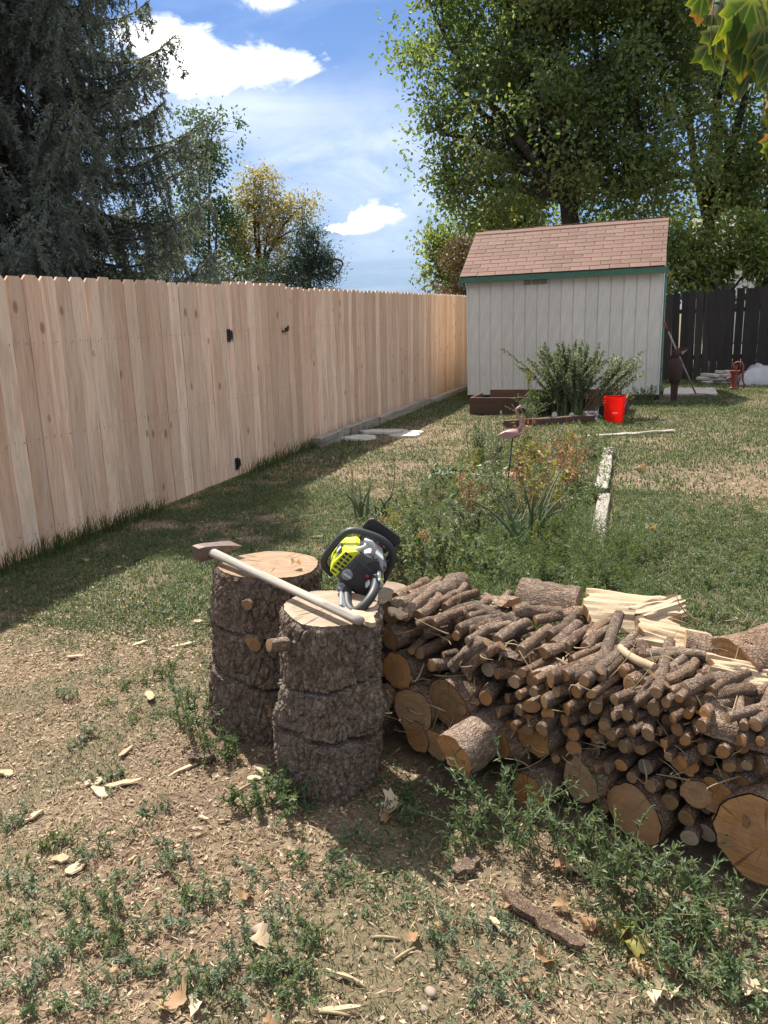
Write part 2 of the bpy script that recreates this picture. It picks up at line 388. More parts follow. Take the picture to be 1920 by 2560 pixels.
def rings_mat(name, c0, c1, edge, freq=260, r_edge=None):
    """sawn end grain: rings round local Z"""
    m, n, b, o = newmat(name); co = n.coord(); r = n.rnd(); x, y, z = n.sep(co)
    nz = n.noise(co, 9, 3, .5); nf = n.noise(co, 60, 4, .6)
    x2 = n.math('ADD', x, n.math('MULTIPLY_ADD', nz, .02, -.01)); y2 = n.math('ADD', y, n.math('MULTIPLY_ADD', nf, .004, -.002))
    rr = n.math('SQRT', n.math('ADD', n.math('MULTIPLY', x2, x2), n.math('MULTIPLY', y2, y2)))
    wv = n.math('SINE', n.math('MULTIPLY', rr, freq)); wv2 = n.math('SINE', n.math('MULTIPLY', rr, freq*.37))
    an = n.math('ARCTAN2', y, x); ck = n.noise(n.comb(n.math('MULTIPLY', an, 5.0), n.math('MULTIPLY', rr, 3.0), n.math('MULTIPLY', r, 40.0)), 1.6, 3, .6)
    saw = n.noise(n.vscale(co, (14, 220, 1)), 1.0, 3, .5)
    c = n.mix(n.math('MULTIPLY_ADD', wv, .2, .45), c0, c1)
    c = n.mix(n.math('MULTIPLY_ADD', wv2, .15, .18, clamp=True), c, edge)
    c = n.mix(n.ramp(ck, [(0.61, 0.0), (0.66, .8)]), c, tuple(v*.35 for v in edge))
    c = n.mix(n.ramp(n.noise(co, 16, 4, .6), [(0.45, 0.0), (0.75, .45)]), c, edge)
    gw = n.math('SUBTRACT', n.math('ADD', n.noise(n.vscale(co, (1, 1, 1), n.comb(r, r, r)), 11, 5, .65), n.math('MULTIPLY', n.math('FRACT', n.math('MULTIPLY', r, 17.0)), .35)), .1)
    c = n.mix(n.ramp(gw, [(0.52, 0.0), (0.78, .42)]), c, (.23, .165, .11)); c = n.mix(1.0, c, n.ramp(saw, [(0.25, .72), (0.75, 1.22)]), 'MULTIPLY')
    k = n.math('MULTIPLY_ADD', r, .5, .72); c = n.mix(1.0, c, n.comb(k, k, k), 'MULTIPLY')
    n.set(b.inputs['Base Color'], c); b.inputs['Roughness'].default_value = .8; b.inputs['Specular IOR Level'].default_value = .2
    n.set(b.inputs['Normal'], n.bump(n.math('ADD', saw, n.math('MULTIPLY', wv, .25)), .3, .002)); return m

M = {}
M['picket'] = plank_mat('new_cedar', (.58, .39, .265), (.78, .585, .43), (.22, .11, .055), .30, hi2=(.72, .465, .325))
M['dark_picket'] = plank_mat('weathered_dark_board', (.022, .020, .020), (.042, .036, .033), (.02, .02, .02), .5)
M['rail'] = plank_mat('rail_wood', (.46, .33, .22), (.52, .38, .26), (.2, .1, .06), .25, axis=1)
M['grey_timber'] = plank_mat('silvered_timber', (.25, .22, .185), (.34, .305, .26), (.16, .13, .10), .5, axis=1, tint=(.8, .76, .72))
M['grey_timber_x'] = plank_mat('silvered_board', (.36, .32, .275), (.46, .42, .36), (.16, .13, .10), .5, axis=0, tint=(.8, .76, .72))
M['brown_board'] = plank_mat('stained_board', (.075, .042, .032), (.10, .058, .043), (.03, .02, .015), .4, axis=0)
M['bark'] = bark_mat('spruce_bark', [(.062, .039, .027), (.18, .120, .082), (.31, .23, .17), (.45, .37, .30)])
M['bark_stump'] = bark_mat('upright_log_bark', [(.085, .058, .042), (.24, .172, .125), (.40, .315, .245), (.55, .48, .41)])
M['bark_small'] = bark_mat('branch_bark', [(.06, .038, .026), (.18, .12, .082), (.31, .23, .17), (.46, .38, .31)], 1.3)
M['bark_tree'] = bark_mat('tree_bark', [(.03, .025, .02), (.06, .05, .04), (.09, .075, .06), (.12, .10, .085)], .25)
M['cut_pale'] = rings_mat('sawn_top', (.39, .27, .175), (.32, .212, .13), (.22, .13, .072))
M['cut_grey'] = rings_mat('weathered_sawn_top', (.31, .245, .18), (.245, .19, .135), (.16, .11, .07))
M['cut_orange'] = rings_mat('orange_sawn_end', (.39, .20, .075), (.31, .145, .048), (.19, .082, .026))
M['cut_brown'] = rings_mat('brown_sawn_end', (.31, .19, .092), (.235, .132, .06), (.13, .068, .032), 500)
M['split'] = plank_mat('split_wood', (.36, .265, .165), (.47, .355, .23), (.35, .2, .1), .3, knotty=False, tint=(.92, .85, .75), wav=1.2)
M['split_orange'] = plank_mat('split_wood_orange', (.45, .29, .15), (.52, .34, .18), (.3, .16, .08), .35, knotty=False, wav=1.2)
M['axe_handle'] = plank_mat('weathered_handle', (.33, .295, .25), (.41, .37, .315), (.2, .2, .2), .6, knotty=False, tint=(.86, .83, .8))
M['axe_steel'] = simple('rusted_steel', (.16, .12, .10), .5, .4, 60, .55, .3)
M['paint_white'] = simple('chalky_white_paint', (.63, .595, .52), .7, .16, 5, 0, .25, .25, .04, (6, 6, .8))
M['trim_white'] = simple('white_trim_paint', (.72, .72, .70), .6, .08, 20)
M['paint_green'] = simple('green_trim_paint', (.07, .165, .11), .55, .25, 14, 0, .2, .3, 0, (.6, 3, 3))
def shingle_mat():
    m, n, b, o = newmat('asphalt_shingle'); co = n.coord(); r = n.rnd()
    g = n.noise(co, 260, 3, .8); bl = n.noise(co, 7, 3, .6)
    base = n.mix(r, (.125, .068, .048), (.175, .098, .071)); c = n.mix(1.0, base, n.ramp(g, [(0.3, .55), (0.7, 1.4)]), 'MULTIPLY')
    c = n.mix(n.ramp(bl, [(0.5, 0.0), (0.8, .4)]), c, (.23, .145, .112))
    n.set(b.inputs['Base Color'], c); b.inputs['Roughness'].default_value = .9; n.set(b.inputs['Normal'], n.bump(g, .5, .003)); return m
M['shingle'] = shingle_mat()
M['vent'] = simple('vent_mesh', (.30, .27, .23), .7, .3, 80)
M['black_metal'] = simple('black_hinge_metal', (.015, .015, .017), .45, .2, 60, .3, .1)
M['screw'] = simple('steel_screw', (.55, .55, .55), .35, .1, 60, .8, 0)
M['nail'] = simple('dark_nail', (.16, .11, .08), .6, .2, 60)
def bucket_mat():
    m, n, b, out = newmat('red_plastic'); b.inputs['Base Color'].default_value = (.80, .028, .012, 1); b.inputs['Roughness'].default_value = .38
    t = n.new('ShaderNodeBsdfTranslucent'); t.inputs[0].default_value = (.95, .06, .02, 1)
    mx = n.new('ShaderNodeMixShader'); mx.inputs[0].default_value = .5
    n.l.new(b.outputs[0], mx.inputs[1]); n.l.new(t.outputs[0], mx.inputs[2]); n.l.new(mx.outputs[0], out.inputs[0]); return m
M['bucket'] = bucket_mat()
M['wire'] = simple('galvanised_wire', (.5, .5, .5), .4, .1, 40, .8, 0)
M['label_white'] = simple('white_print', (.75, .75, .74), .5, .05, 30, 0, 0)
M['saw_black'] = simple('black_saw_plastic', (.022, .023, .025), .5, .15, 120, 0, .05, .5)
M['saw_dark'] = simple('dark_grey_saw_plastic', (.055, .058, .06), .5, .15, 120, 0, .05, .5)
M['saw_grey'] = simple('light_grey_saw_plastic', (.42, .43, .43), .42, .08, 90, 0, .05, .5)
M['saw_mid'] = simple('mid_grey_saw_plastic', (.20, .21, .215), .42, .1, 90, 0, .05, .5)
M['saw_lime'] = simple('lime_saw_plastic', (.52, .60, .02), .38, .06, 60, 0, .04, .5)
M['saw_red'] = simple('red_switch', (.5, .02, .05), .4, .1, 60, 0, 0)
M['saw_blue'] = simple('blue_symbol_print', (.05, .10, .35), .5, .1, 60, 0, 0)
M['saw_steel'] = simple('bar_steel', (.45, .45, .46), .35, .15, 60, .9, .05)
M['pink'] = simple('faded_pink_plastic', (.33, .18, .172), .6, .2, 50, 0, .3)
M['pump_red'] = simple('flaking_red_iron', (.20, .045, .035), .6, .4, 30, 0, .3)
M['rust_wood'] = simple('dark_stained_wood', (.055, .030, .026), .75, .35, 12, 0, .3, .25, 0, (6, 6, 1))
M['flagstone'] = simple('grey_stone', (.36, .33, .29), .85, .25, 14, 0, .4, .25, .15)
M['concrete'] = simple('concrete', (.45, .41, .37), .9, .15, 12, 0, .3)
M['brick'] = simple('terracotta', (.38, .15, .09), .85, .3, 25, 0, .4, .2, .1)
M['pebble'] = simple('pale_stone', (.27, .21, .165), .8, .2, 30, 0, .3, .3, .15)
M['foil'] = simple('dull_metal_flashing', (.55, .55, .54), .4, .3, 14, .6, .5)
M['solar'] = simple('black_solar_plastic', (.02, .02, .022), .4, .1, 40)
def tarp_mat():
    m, n, b, out = newmat('clear_plastic_sheet'); b.inputs['Base Color'].default_value = (.34, .34, .345, 1); b.inputs['Roughness'].default_value = .4
    n.set(b.inputs['Normal'], n.bump(n.noise(n.coord(), 6, 5, .6, 1.0), .6, .02)); return m
M['tarp'] = tarp_mat()
M['grass'] = foliage('grass_blades', [(.034, .06, .024), (.052, .086, .034), (.08, .115, .048), (.13, .15, .07), (.26, .215, .11)], .35)
M['weed'] = foliage('weed_leaves', [(.045, .08, .034), (.08, .12, .055), (.12, .155, .075), (.19, .21, .105)], .38)
M['bluegrey'] = foliage('grey_green_leaves', [(.08, .11, .065), (.12, .155, .10), (.17, .20, .135), (.22, .24, .17)], .3)
M['onion'] = foliage('onion_leaves', [(.06, .095, .05), (.085, .125, .065), (.14, .165, .09)], .3)
M['stem'] = simple('dry_stem', (.26, .20, .11), .8, .3, 40, 0, .2)
M['stem_green'] = simple('green_stem', (.12, .16, .06), .7, .3, 40, 0, .1)
M['litter'] = foliage('litter_bits', [(.075, .05, .033), (.14, .095, .06), (.22, .155, .098), (.33, .25, .16), (.48, .385, .26)], .1, .8, .2)
M['dry_leaf'] = foliage('dry_leaves', [(.15, .075, .04), (.22, .12, .06), (.30, .18, .095), (.36, .26, .15)], .25, .7)
M['yellow_leaf'] = foliage('turning_leaves', [(.12, .15, .04), (.21, .21, .055), (.29, .23, .07)], .35, .6)
M['maple_far'] = foliage('big_tree_leaves', [(.075, .122, .055), (.10, .158, .066), (.135, .19, .078), (.165, .205, .085), (.22, .215, .095)], .52)
M['light_far'] = foliage('light_green_leaves', [(.09, .14, .04), (.13, .19, .05), (.19, .23, .07), (.26, .27, .08)], .45)
M['green_far'] = foliage('mid_green_leaves', [(.045, .085, .045), (.065, .11, .055), (.09, .14, .07)], .35)
M['yellow_far'] = foliage('autumn_yellow_leaves', [(.19, .18, .10), (.26, .23, .12), (.32, .28, .15), (.38, .34, .20)], .4)
M['pine_far'] = foliage('dark_pine_needles', [(.03, .055, .04), (.045, .075, .05), (.06, .09, .06)], .2)
M['brown_far'] = foliage('brown_conifer_needles', [(.12, .09, .05), (.17, .12, .065), (.20, .15, .08)], .25)
M['spruce'] = foliage('spruce_needles', [(.07, .094, .092), (.095, .12, .117), (.125, .15, .146), (.155, .178, .17)], .35)
def maple_near():
    m, n, b, out = newmat('turning_maple_leaf'); f = n.noise(n.coord(), 22, 4, .6, .5); ed = n.attr('edge'); r = n.rnd()
    t = n.math('ADD', n.math('MULTIPLY', ed, .75), n.math('ADD', n.math('MULTIPLY', f, .55), n.math('MULTIPLY', r, .35)))
    c = n.ramp(n.math('MULTIPLY', t, .6), [(0.36, (.030, .065, .016)), (0.55, (.07, .12, .02)), (0.72, (.24, .28, .03)), (0.85, (.34, .16, .03))])
    c = n.mix(n.ramp(n.math('MULTIPLY_ADD', ed, .25, n.math('MULTIPLY', n.noise(n.vscale(n.coord(), (1, 1, 1), n.comb(r, r, r)), 14, 3, .6), .8)), [(0.66, 0.0), (0.74, .85)]), c, (.30, .095, .035))
    n.set(b.inputs['Base Color'], c); b.inputs['Roughness'].default_value = .55; b.inputs['Specular IOR Level'].default_value = .3
    vx, vy, vz = n.sep(n.coord()); va = n.math('ARCTAN2', vx, n.math('ADD', vy, .004)); vn = n.math('ABSOLUTE', n.math('SUBTRACT', n.math('FRACT', n.math('ADD', n.math('DIVIDE', va, .62), .5)), .5))
    c = n.mix(n.ramp(n.math('MULTIPLY', vn, n.math('MULTIPLY', vy, 14.0)), [(0.0, .55), (0.05, 0.0)]), c, (.22, .24, .07)); n.set(b.inputs['Base Color'], c)
    t2 = n.new('ShaderNodeBsdfTranslucent'); n.set(t2.inputs[0], n.mix(1.0, c, (1.4, 1.3, .5), 'MULTIPLY'))
    mx = n.new('ShaderNodeMixShader'); mx.inputs[0].default_value = .33
    n.l.new(b.outputs[0], mx.inputs[1]); n.l.new(t2.outputs[0], mx.inputs[2]); n.l.new(mx.outputs[0], out.inputs[0]); return m
M['maple_near'] = maple_near()
def ground_mat():
    m, n, b, o = newmat('yard_soil'); co = n.coord(); g = n.attr('green')
    f1 = n.noise(co, 1.4, 5, .6); f2 = n.noise(co, 14, 6, .65); f3 = n.noise(co, 120, 4, .7)
    soil = n.ramp(f2, [(0.28, (.085, .058, .039)), (0.5, (.155, .108, .072)), (0.72, (.235, .172, .115))])
    soil = n.mix(n.ramp(f1, [(0.42, 0.0), (0.66, .6)]), soil, (.245, .18, .122))
    soil = n.mix(1.0, soil, n.ramp(f3, [(0.25, .62), (0.75, 1.4)]), 'MULTIPLY')
    gr = n.ramp(f3, [(0.3, (.055, .058, .03)), (0.7, (.13, .12, .065))])
    c = n.mix(n.math('MULTIPLY', g, .6, clamp=True), soil, gr)
    n.set(b.inputs['Base Color'], c); b.inputs['Roughness'].default_value = .95; b.inputs['Specular IOR Level'].default_value = .15
    n.set(b.inputs['Normal'], n.bump(n.math('ADD', f3, n.math('MULTIPLY', f2, 1.5)), .7, .012)); return m
M['ground'] = ground_mat()
M['house_wall'] = simple('pale_house_siding', (.66, .66, .64), .7, .06, 4, 0, 0)
M['house_roof'] = simple('grey_house_roof', (.16, .15, .14), .85, .2, 6)
M['glass'] = simple('dark_window_glass', (.05, .06, .07), .08, .1, 3, 0, 0, .6)
# ------------------------------------------------------------------ ground
rng = np.random.default_rng(7)
def green_mask(xy):
    """how green the yard is at a place, 0 bare .. 1 grassy"""
    xy = np.asarray(xy, float); x, y = xy[:, 0], xy[:, 1]
    a = n2(xy, .9, 4, 3); b = n2(xy, 3.2, 3, 9)
    near = sstep(a*.6+b*.4, .46, .62)*.85
    far = sstep(a*.5+b*.5, .34, .53)
    t = sstep(y, 2.6, 4.2); g = near*(1-t)+far*t
    bedm = sstep(x, -2.2, -1.8)*(1-sstep(x, -.55, -.35))*sstep(y, 3.4, 4.2)*(1-sstep(y, 8.0, 9.0)); g = np.maximum(g, bedm*.6)
    rl = sstep(x, -.45, -.1)*sstep(y, 2.6, 3.4)*(1-sstep(y, 5.4, 6.2)); g = np.maximum(g, rl*.9)          # weedy strip beside the edging boards
    fl = (1-sstep(x, -3.7, -2.2))*sstep(y, 2.3, 3.2)*(1-sstep(y, 6, 8)); g = np.maximum(g, fl*sstep(b, .38, .55))
    bare = np.exp(-(((x-.55)/.55)**2+((y-6.9)/.9)**2)); g = g*(1-.9*bare)           # worn patches
    bare = np.exp(-(((x+3.05)/.7)**2+((y-6.7)/.6)**2)); g = g*(1-.8*bare)
    bare = np.exp(-(((x+3.0)/.5)**2+((y-9.2)/1.0)**2)); g = g*(1-.9*bare)
    pile = sstep(x, -1.5, -1.0)*(1-sstep(x, 1.3, 1.8))*sstep(y, 1.5, 1.75)*(1-sstep(y, 2.5, 2.9)); g = np.maximum(g, pile*.35)
    return np.clip(g, 0, 1)
def gz(xy):
    xy = np.asarray(xy, float)
    return (n2(xy, .8, 2, 21)-.5)*.05 + (n2(xy, 6, 2, 22)-.5)*.012
def gz1(x, y): return float(gz(np.array([[x, y]]))[0])
def graded(a, b, step, lo, hi):
    c = list(np.arange(a, b, step)); s = step; v = b
    while v < hi: c.append(v); s *= 1.25; v += s
    c.append(hi); s = step*1.25; v = a-step
    pre = []
    while v > lo: pre.append(v); s *= 1.25; v -= s
    pre.append(lo); return np.array(pre[::-1]+c)
gx = graded(-4.6, 2.6, .035, -600, 600); gy = graded(.6, 8.0, .035, -300, 1200)
GX, GY = np.meshgrid(gx, gy, indexing='ij'); XY = np.column_stack([GX.ravel(), GY.ravel()])
fade = 1-sstep(np.hypot(XY[:, 0], XY[:, 1]-5), 14, 30)
Z = gz(XY)*fade + (n2(XY, 22, 2, 5)-.5)*.014*fade
ny = len(gy); I, J = np.meshgrid(np.arange(len(gx)-1), np.arange(ny-1), indexing='ij'); k = (I*ny+J).ravel()
Fq = np.stack([k, k+ny, k+ny+1, k+1], 1)
gobj = mesh_obj('ground', np.column_stack([XY, Z]), Fq, M['ground'], smooth=True, attrs={'green': green_mask(XY)*fade+(1-fade)*.8})
tag(gobj, kind='structure')

# obstacles where nothing should sprout
PILE_O = np.array([-.85, 2.17]); PA = radians(16); PU = np.array([cos(PA), -sin(PA)]); PV = np.array([sin(PA), cos(PA)])
def free(xy):
    x, y = xy[:, 0], xy[:, 1]
    ok = np.ones(len(xy), bool)
    for (cx, cy, r) in ((-1.02, 2.02, .16), (-1.40, 2.22, .175), (-.93, 2.40, .16)): ok &= np.hypot(x-cx, y-cy) > r
    q = xy-PILE_O; u = q@PU; v = q@PV; ok &= ~((u > -.08) & (v > .03) & (v < .5))
    ok &= x > -4.03
    for (ax_, ay_, bx_, by_, hw) in ((-.51, 6.27, -.605, 8.2, .055), (-.385, 5.2, -.475, 6.17, .05), (-1.06, 9.15, .02, 9.82, .045), (-2.05, 9.86, -.98, 10.5, .055), (-3.9, 8.0, -3.93, 16.2, .065)):
        dx_, dy_ = bx_-ax_, by_-ay_; L2 = dx_*dx_+dy_*dy_; t_ = ((x-ax_)*dx_+(y-ay_)*dy_)/L2; ok &= ~((t_ > 0) & (t_ < 1) & (np.abs((x-ax_)*dy_-(y-ay_)*dx_)/sqrt(L2) < hw))
    ok &= ~((x > -2.87) & (x < -.6) & (y > 11.24) & (y < 12.0))
    ok &= ~((x > -3.37) & (x < -.24) & (y > 13.15) & (y < 15.3))
    return ok
def in_view(xy, margin=180):
    P = np.column_stack([xy, np.zeros(len(xy))])-CAM; z = P@_F; z = np.where(z < .05, .05, z)
    px = 960+FPX*(P@_R)/z; py = 1280-FPX*(P@_U)/z
    return (px > -margin) & (px < 1920+margin) & (py < 2560+margin*2) & (P@_F > .1)
def scatter(n, x0, x1, y0, y1, rng, dens=None, near=None):
    P = np.column_stack([rng.uniform(x0, x1, n), rng.uniform(y0, y1, n)])
    ok = in_view(P) & free(P)
    if dens is not None: ok &= rng.random(n) < dens(P)
    P = P[ok]; return np.column_stack([P, gz(P)-.004])

# grass: near, middle and far yard
G = []; GR = []
def grass(n, x0, x1, y0, y1, h0, h1, wd, dens, seed):
    r = np.random.default_rng(seed); P = scatter(n, x0, x1, y0, y1, r, dens); m = len(P)
    th = r.uniform(0, 2*pi, m); D = np.column_stack([np.cos(th), np.sin(th), np.zeros(m)])
    hh = r.uniform(h0, h1, m)*(.6+.8*n2(P[:, :2], 2.5, 2, 31))
    V, F = blades(P, D, hh, wd, r.uniform(.2, 1.1, m), r); G.append((V, F)); GR.append(np.repeat(np.clip(r.beta(2, 2.6, m)+.25*(n2(P[:, :2], 1.1, 2, 41)-.5), 0, 1), 5))
gm = lambda P: green_mask(P)
grass(90000, -3.2, 1.2, .9, 3.2, .010, .032, .0030, lambda P: green_mask(P)*.7, 1)
grass(230000, -4.0, 2.6, 2.8, 6.5, .015, .055, .0050, lambda P: green_mask(P)*.85, 2)
grass(150000, -4.0, 3.5, 6.3, 16.6, .015, .060, .009, lambda P: .22+green_mask(P)*.78, 3)
# taller fringe along the fence foot
rr = np.random.default_rng(4); m = 3500; P = np.column_stack([-4.02+np.abs(rr.normal(0, .10, m)), rr.uniform(3.0, 9.5, m)]); ok = rr.random(m) < sstep(n2(P, 1.3, 2, 55), .42, .6)
P = P[ok]; P = np.column_stack([P, gz(P)-.004]); th = rr.uniform(-1.3, 1.3, len(P)); D = np.column_stack([np.cos(th), np.sin(th), th*0])
G.append(blades(P, D, rr.uniform(.06, .22, len(P)), .006, rr.uniform(.2, .9, len(P)), rr)); GR.append(np.repeat(rr.beta(2, 3, len(P)), 5))
V, F = cat_meshes(G); tag(mesh_obj('grass', V, F, M['grass'], attrs={'rnd': np.concatenate(GR)}), 'patchy short grass over the dry yard', 'grass', kind='stuff')

# litter: needles, chips and leaf crumbs over bare soil
r = np.random.default_rng(11); L = []; LR = []
def litter(n, x0, x1, y0, y1, l0, l1, wr, cpow, dens, seed, hi=.006):
    r = np.random.default_rng(seed); P = scatter(n, x0, x1, y0, y1, r, dens); m = len(P); P[:, 2] += r.uniform(.003, hi+.006, m)
    th = r.uniform(0, 2*pi, m); D = np.column_stack([np.cos(th), np.sin(th), r.normal(0, .22, m)])
    Nn = unit(np.column_stack([r.normal(0, .35, m), r.normal(0, .35, m), np.ones(m)])); ll = r.uniform(l0, l1, m)
    L.append(kites(P, D, Nn, ll, ll*wr, .12)); LR.append(np.repeat(r.beta(*cpow, m), 4))
bare = lambda P: 1-.75*green_mask(P)
litter(150000, -3.3, 1.3, .9, 3.2, .012, .036, .11, (1.7, 1.6), bare, 21)        # needles
litter(38000, -3.3, 1.3, .9, 3.2, .006, .020, .6, (2.0, 1.5), bare, 22)        # crumbs
litter(80000, -4.0, 2.2, 2.6, 6.5, .012, .038, .25, (2.0, 1.7), lambda P: bare(P)*sstep(n2(P, 1.5, 2, 71), .35, .6), 23)
litter(16000, -3.6, -.8, 2.4, 5.2, .008, .022, .6, (4.0, 1.5), lambda P: sstep(n2(P, 1.1, 2, 73), .47, .62), 24)   # saw chips
litter(14000, -4.0, 3.0, 6, 14, .02, .05, .5, (2.2, 2.0), bare, 25)
V, F = cat_meshes(L); tag(mesh_obj('litter', V, F, M['litter'], attrs={'rnd': np.concatenate(LR)}), 'brown needle and chip litter over the bare soil', 'litter', kind='stuff')
# ------------------------------------------------------------------ new plank fence with gate
rng = np.random.default_rng(101)
FX = -4.05
def picket_mesh(i, mat, h=1.835, wd=.139, th=.016, ear=.028):
    r = np.random.default_rng(500+i); zs = [-.06, .45, .9, 1.35, h-ear]; bow = r.normal(0, .0022, 5); cup = r.normal(0, .0018, 5)
    V = []; F = []
    for z, b, c in zip(zs, bow, cup):
        V += [(c, -wd/2+b, z), (c, wd/2+b, z), (c-th, wd/2+b, z), (c-th, -wd/2+b, z)]
    b = bow[-1]; c = cup[-1]; e = ear*r.uniform(.8, 1.1); V += [(c, -wd/2+e+b, h), (c, wd/2-e+b, h), (c-th, wd/2-e+b, h), (c-th, -wd/2+e+b, h)]
    for k in range(5):
        for j in range(4): a = k*4+j; bb = k*4+(j+1) % 4; F.append((a, bb, bb+4, a+4))
    F += [(20, 21, 22, 23), (3, 2, 1, 0)]
    return make_mesh('picket', np.array(V), F, mat)
pm = [picket_mesh(i, M['picket']) for i in range(8)]
fence = empty('plank_fence', (FX, 0, 0), (0, .024, 0)); tag(fence, 'new pale cedar plank fence with dog-eared pickets along the yard', 'fence')
gate = empty('fence_gate', (FX, 6.5, 0), (0, .024, 0)); tag(gate, 'cedar plank gate with black hinges set flush in the new fence', 'gate')
GY0, GY1 = 6.485, 7.64
nailV = MB(); y = 1.6; gates = []; k = 0
ys = []
while y < 16.55:
    nxt = y+.1408+abs(rng.normal(0, .0012))+(rng.random() < .05)*rng.uniform(.003, .007)
    ys.append((y+nxt)/2); y = nxt
for yc in ys:
    ing = GY0 < yc < GY1; par = gate if ing else fence; yo = yc-(6.5 if ing else 0)
    tilt = rng.normal(0, .0022); tilt = float(np.clip(tilt, -.005, .005))
    Mx = Matrix.Translation((rng.normal(0, .0015), yo, rng.normal(.0, .005)+(.03 if ing else 0))) @ Matrix.Rotation(tilt, 4, 'X') @ Matrix.Diagonal((1, rng.uniform(.985, 1.0), 1, 1))
    share('picket', pm[int(rng.integers(8))], par, Mx)
    for zr in (1.40, .76, .14):
        for s in (-.038, .0 if rng.random() < .3 else .038, .038):
            cz = zr+rng.normal(0, .006); cy = yc+s+rng.normal(0, .005); a = np.linspace(0, 2*pi, 6, endpoint=False)
            nailV.add(np.column_stack([np.full(6, .0042), cy+.0042*np.cos(a), cz+.0042*np.sin(a)]), [range(6)])
nh = nailV.build('nail_heads', M['nail'], fence); tag(nh, kind='stuff')
for zr in (1.40, .76, .14):
    for (a, b) in ((1.5, GY0-.02), (GY1+.02, 16.5)):
        MB().box((-.016-.020, (a+b)/2, zr), (.038, b-a, .088)).build('rail', M['rail'], fence)
    MB().box((-.038, .58, zr), (.038, 1.10, .088)).build('rail', M['rail'], gate)
for yy in [1.7, 4.1, 6.40, 7.73, 10.1, 12.5, 14.9, 16.5]:
    MB().box((-.105, yy, .88), (.09, .09, 1.80), bev=.004).build('post', M['rail'], fence)
def hinge(y0, z0):
    h = MB(); h.prism([(-.040, -.058), (-.006, -.058), (-.006, .058), (-.040, .058)], .004, .008, 0)
    h.prism([(.006, -.042), (.048, -.038), (.060, -.020), (.060, .024), (.044, .046), (.006, .046)], .004, .008, 0)
    h.tube([(.009, 0, -.06), (.009, 0, .06)], .0075, 8)
    o = h.build('hinge', M['black_metal'], gate, loc=(0, y0, z0))
    s = MB()
    for (a, b) in ((-.024, -.045), (-.024, -.015), (-.024, .015), (-.024, .045), (.022, -.026), (.040, 0), (.022, .03)):
        t = np.linspace(0, 2*pi, 6, endpoint=False); s.add(np.column_stack([np.full(6, .0095), a+.0035*np.cos(t), b+.0035*np.sin(t)]), [range(6)])
    s.build('screws', M['screw'], o)
hinge(-.012, 1.365); hinge(-.02, .115)
lt = MB(); lt.prism([(-.020, .0), (.040, .0), (.048, .052), (.030, .034), (-.012, .030)], .004, .022, 0)
lt.box((.014, -.02, -.004), (.012, .11, .010)); lt.tube([(.014, -.085, -.004), (.014, -.03, -.004)], .006, 8); lt.box((.008, -.078, -.004), (.012, .018, .022))
lt.build('latch', M['black_metal'], gate, loc=(0, GY1-6.5+.01, 1.375))
# ------------------------------------------------------------------ weathered timbers at the fence foot
def timber(name, p0, p1, wd, hh, mat, seed, sink=.02, z0=None):
    """rough sawn timber between two ground points; local Y runs along it"""
    r = np.random.default_rng(seed); p0 = np.array(p0, float); p1 = np.array(p1, float); Ln = np.linalg.norm(p1-p0); n = max(4, int(Ln/.12))
    V = []
    for i in range(n+1):
        t = i/n*Ln; e = r.normal(0, .003, (8,)); b = .008
        ring = [(-wd/2+b, 0), (wd/2-b, 0), (wd/2, b), (wd/2, hh-b), (wd/2-b, hh), (-wd/2+b, hh), (-wd/2, hh-b), (-wd/2, b)]
        for (a, c), q in zip(ring, e): V.append((a+q, t+r.normal(0, .002)+(r.normal(0, .008) if i in (0, n) else 0), c+q))
    F = []
    for i in range(n):
        for j in range(8): a = i*8+j; bb = i*8+(j+1) % 8; F.append((a, a+8, bb+8, bb))
    F += [list(range(8)), list(range(n*8, n*8+8))[::-1]]
    o = mesh_obj(name, np.array(V), F, mat); d = p1-p0; zz = (gz1(*p0[:2]) if z0 is None else z0)-sink
    o.location = (p0[0], p0[1], zz); o.rotation_euler = (0, 0, atan2(-d[0], d[1])); return o
tag(timber('landscape_timber', (-3.90, 8.0), (-3.93, 10.0), .12, .135, M['grey_timber'], 1), 'weathered timber at the fence foot with a rotted open end', 'timber', 'timbers along the fence foot')
tag(timber('landscape_timber', (-3.91, 10.02), (-3.95, 12.5), .12, .12, M['grey_timber'], 2), 'long weathered timber at the fence foot running on from the rotted one', 'timber', 'timbers along the fence foot')
tag(timber('landscape_timber', (-3.90, 12.55), (-3.9, 16.2), .13, .10, M['grey_timber'], 3), 'weathered timber between the fence foot and the white shed', 'timber', 'timbers along the fence foot')
tag(timber('edging_timber', (-.51, 6.27), (-.605, 8.2), .105, .085, M['grey_timber'], 4), 'silvered edging timber with a clean flat top beside the flower bed', 'timber', 'edging timbers of the flower bed')
tag(timber('edging_timber', (-.385, 4.35), (-.475, 6.17), .095, .075, M['grey_timber'], 5, .03), 'split silvered edging timber half buried in tall weeds', 'timber', 'edging timbers of the flower bed')
tag(timber('loose_board', (-1.06, 9.15), (.02, 9.82), .085, .03, M['grey_timber'], 6, .005), 'thin pale board lying flat on the grass near the red bucket', 'board')
tag(timber('bed_timber', (-2.05, 9.86), (-.98, 10.50), .10, .11, M['brown_board'], 7, .01), 'dark brown timber edging the bed below the grey-green shrub', 'timber')
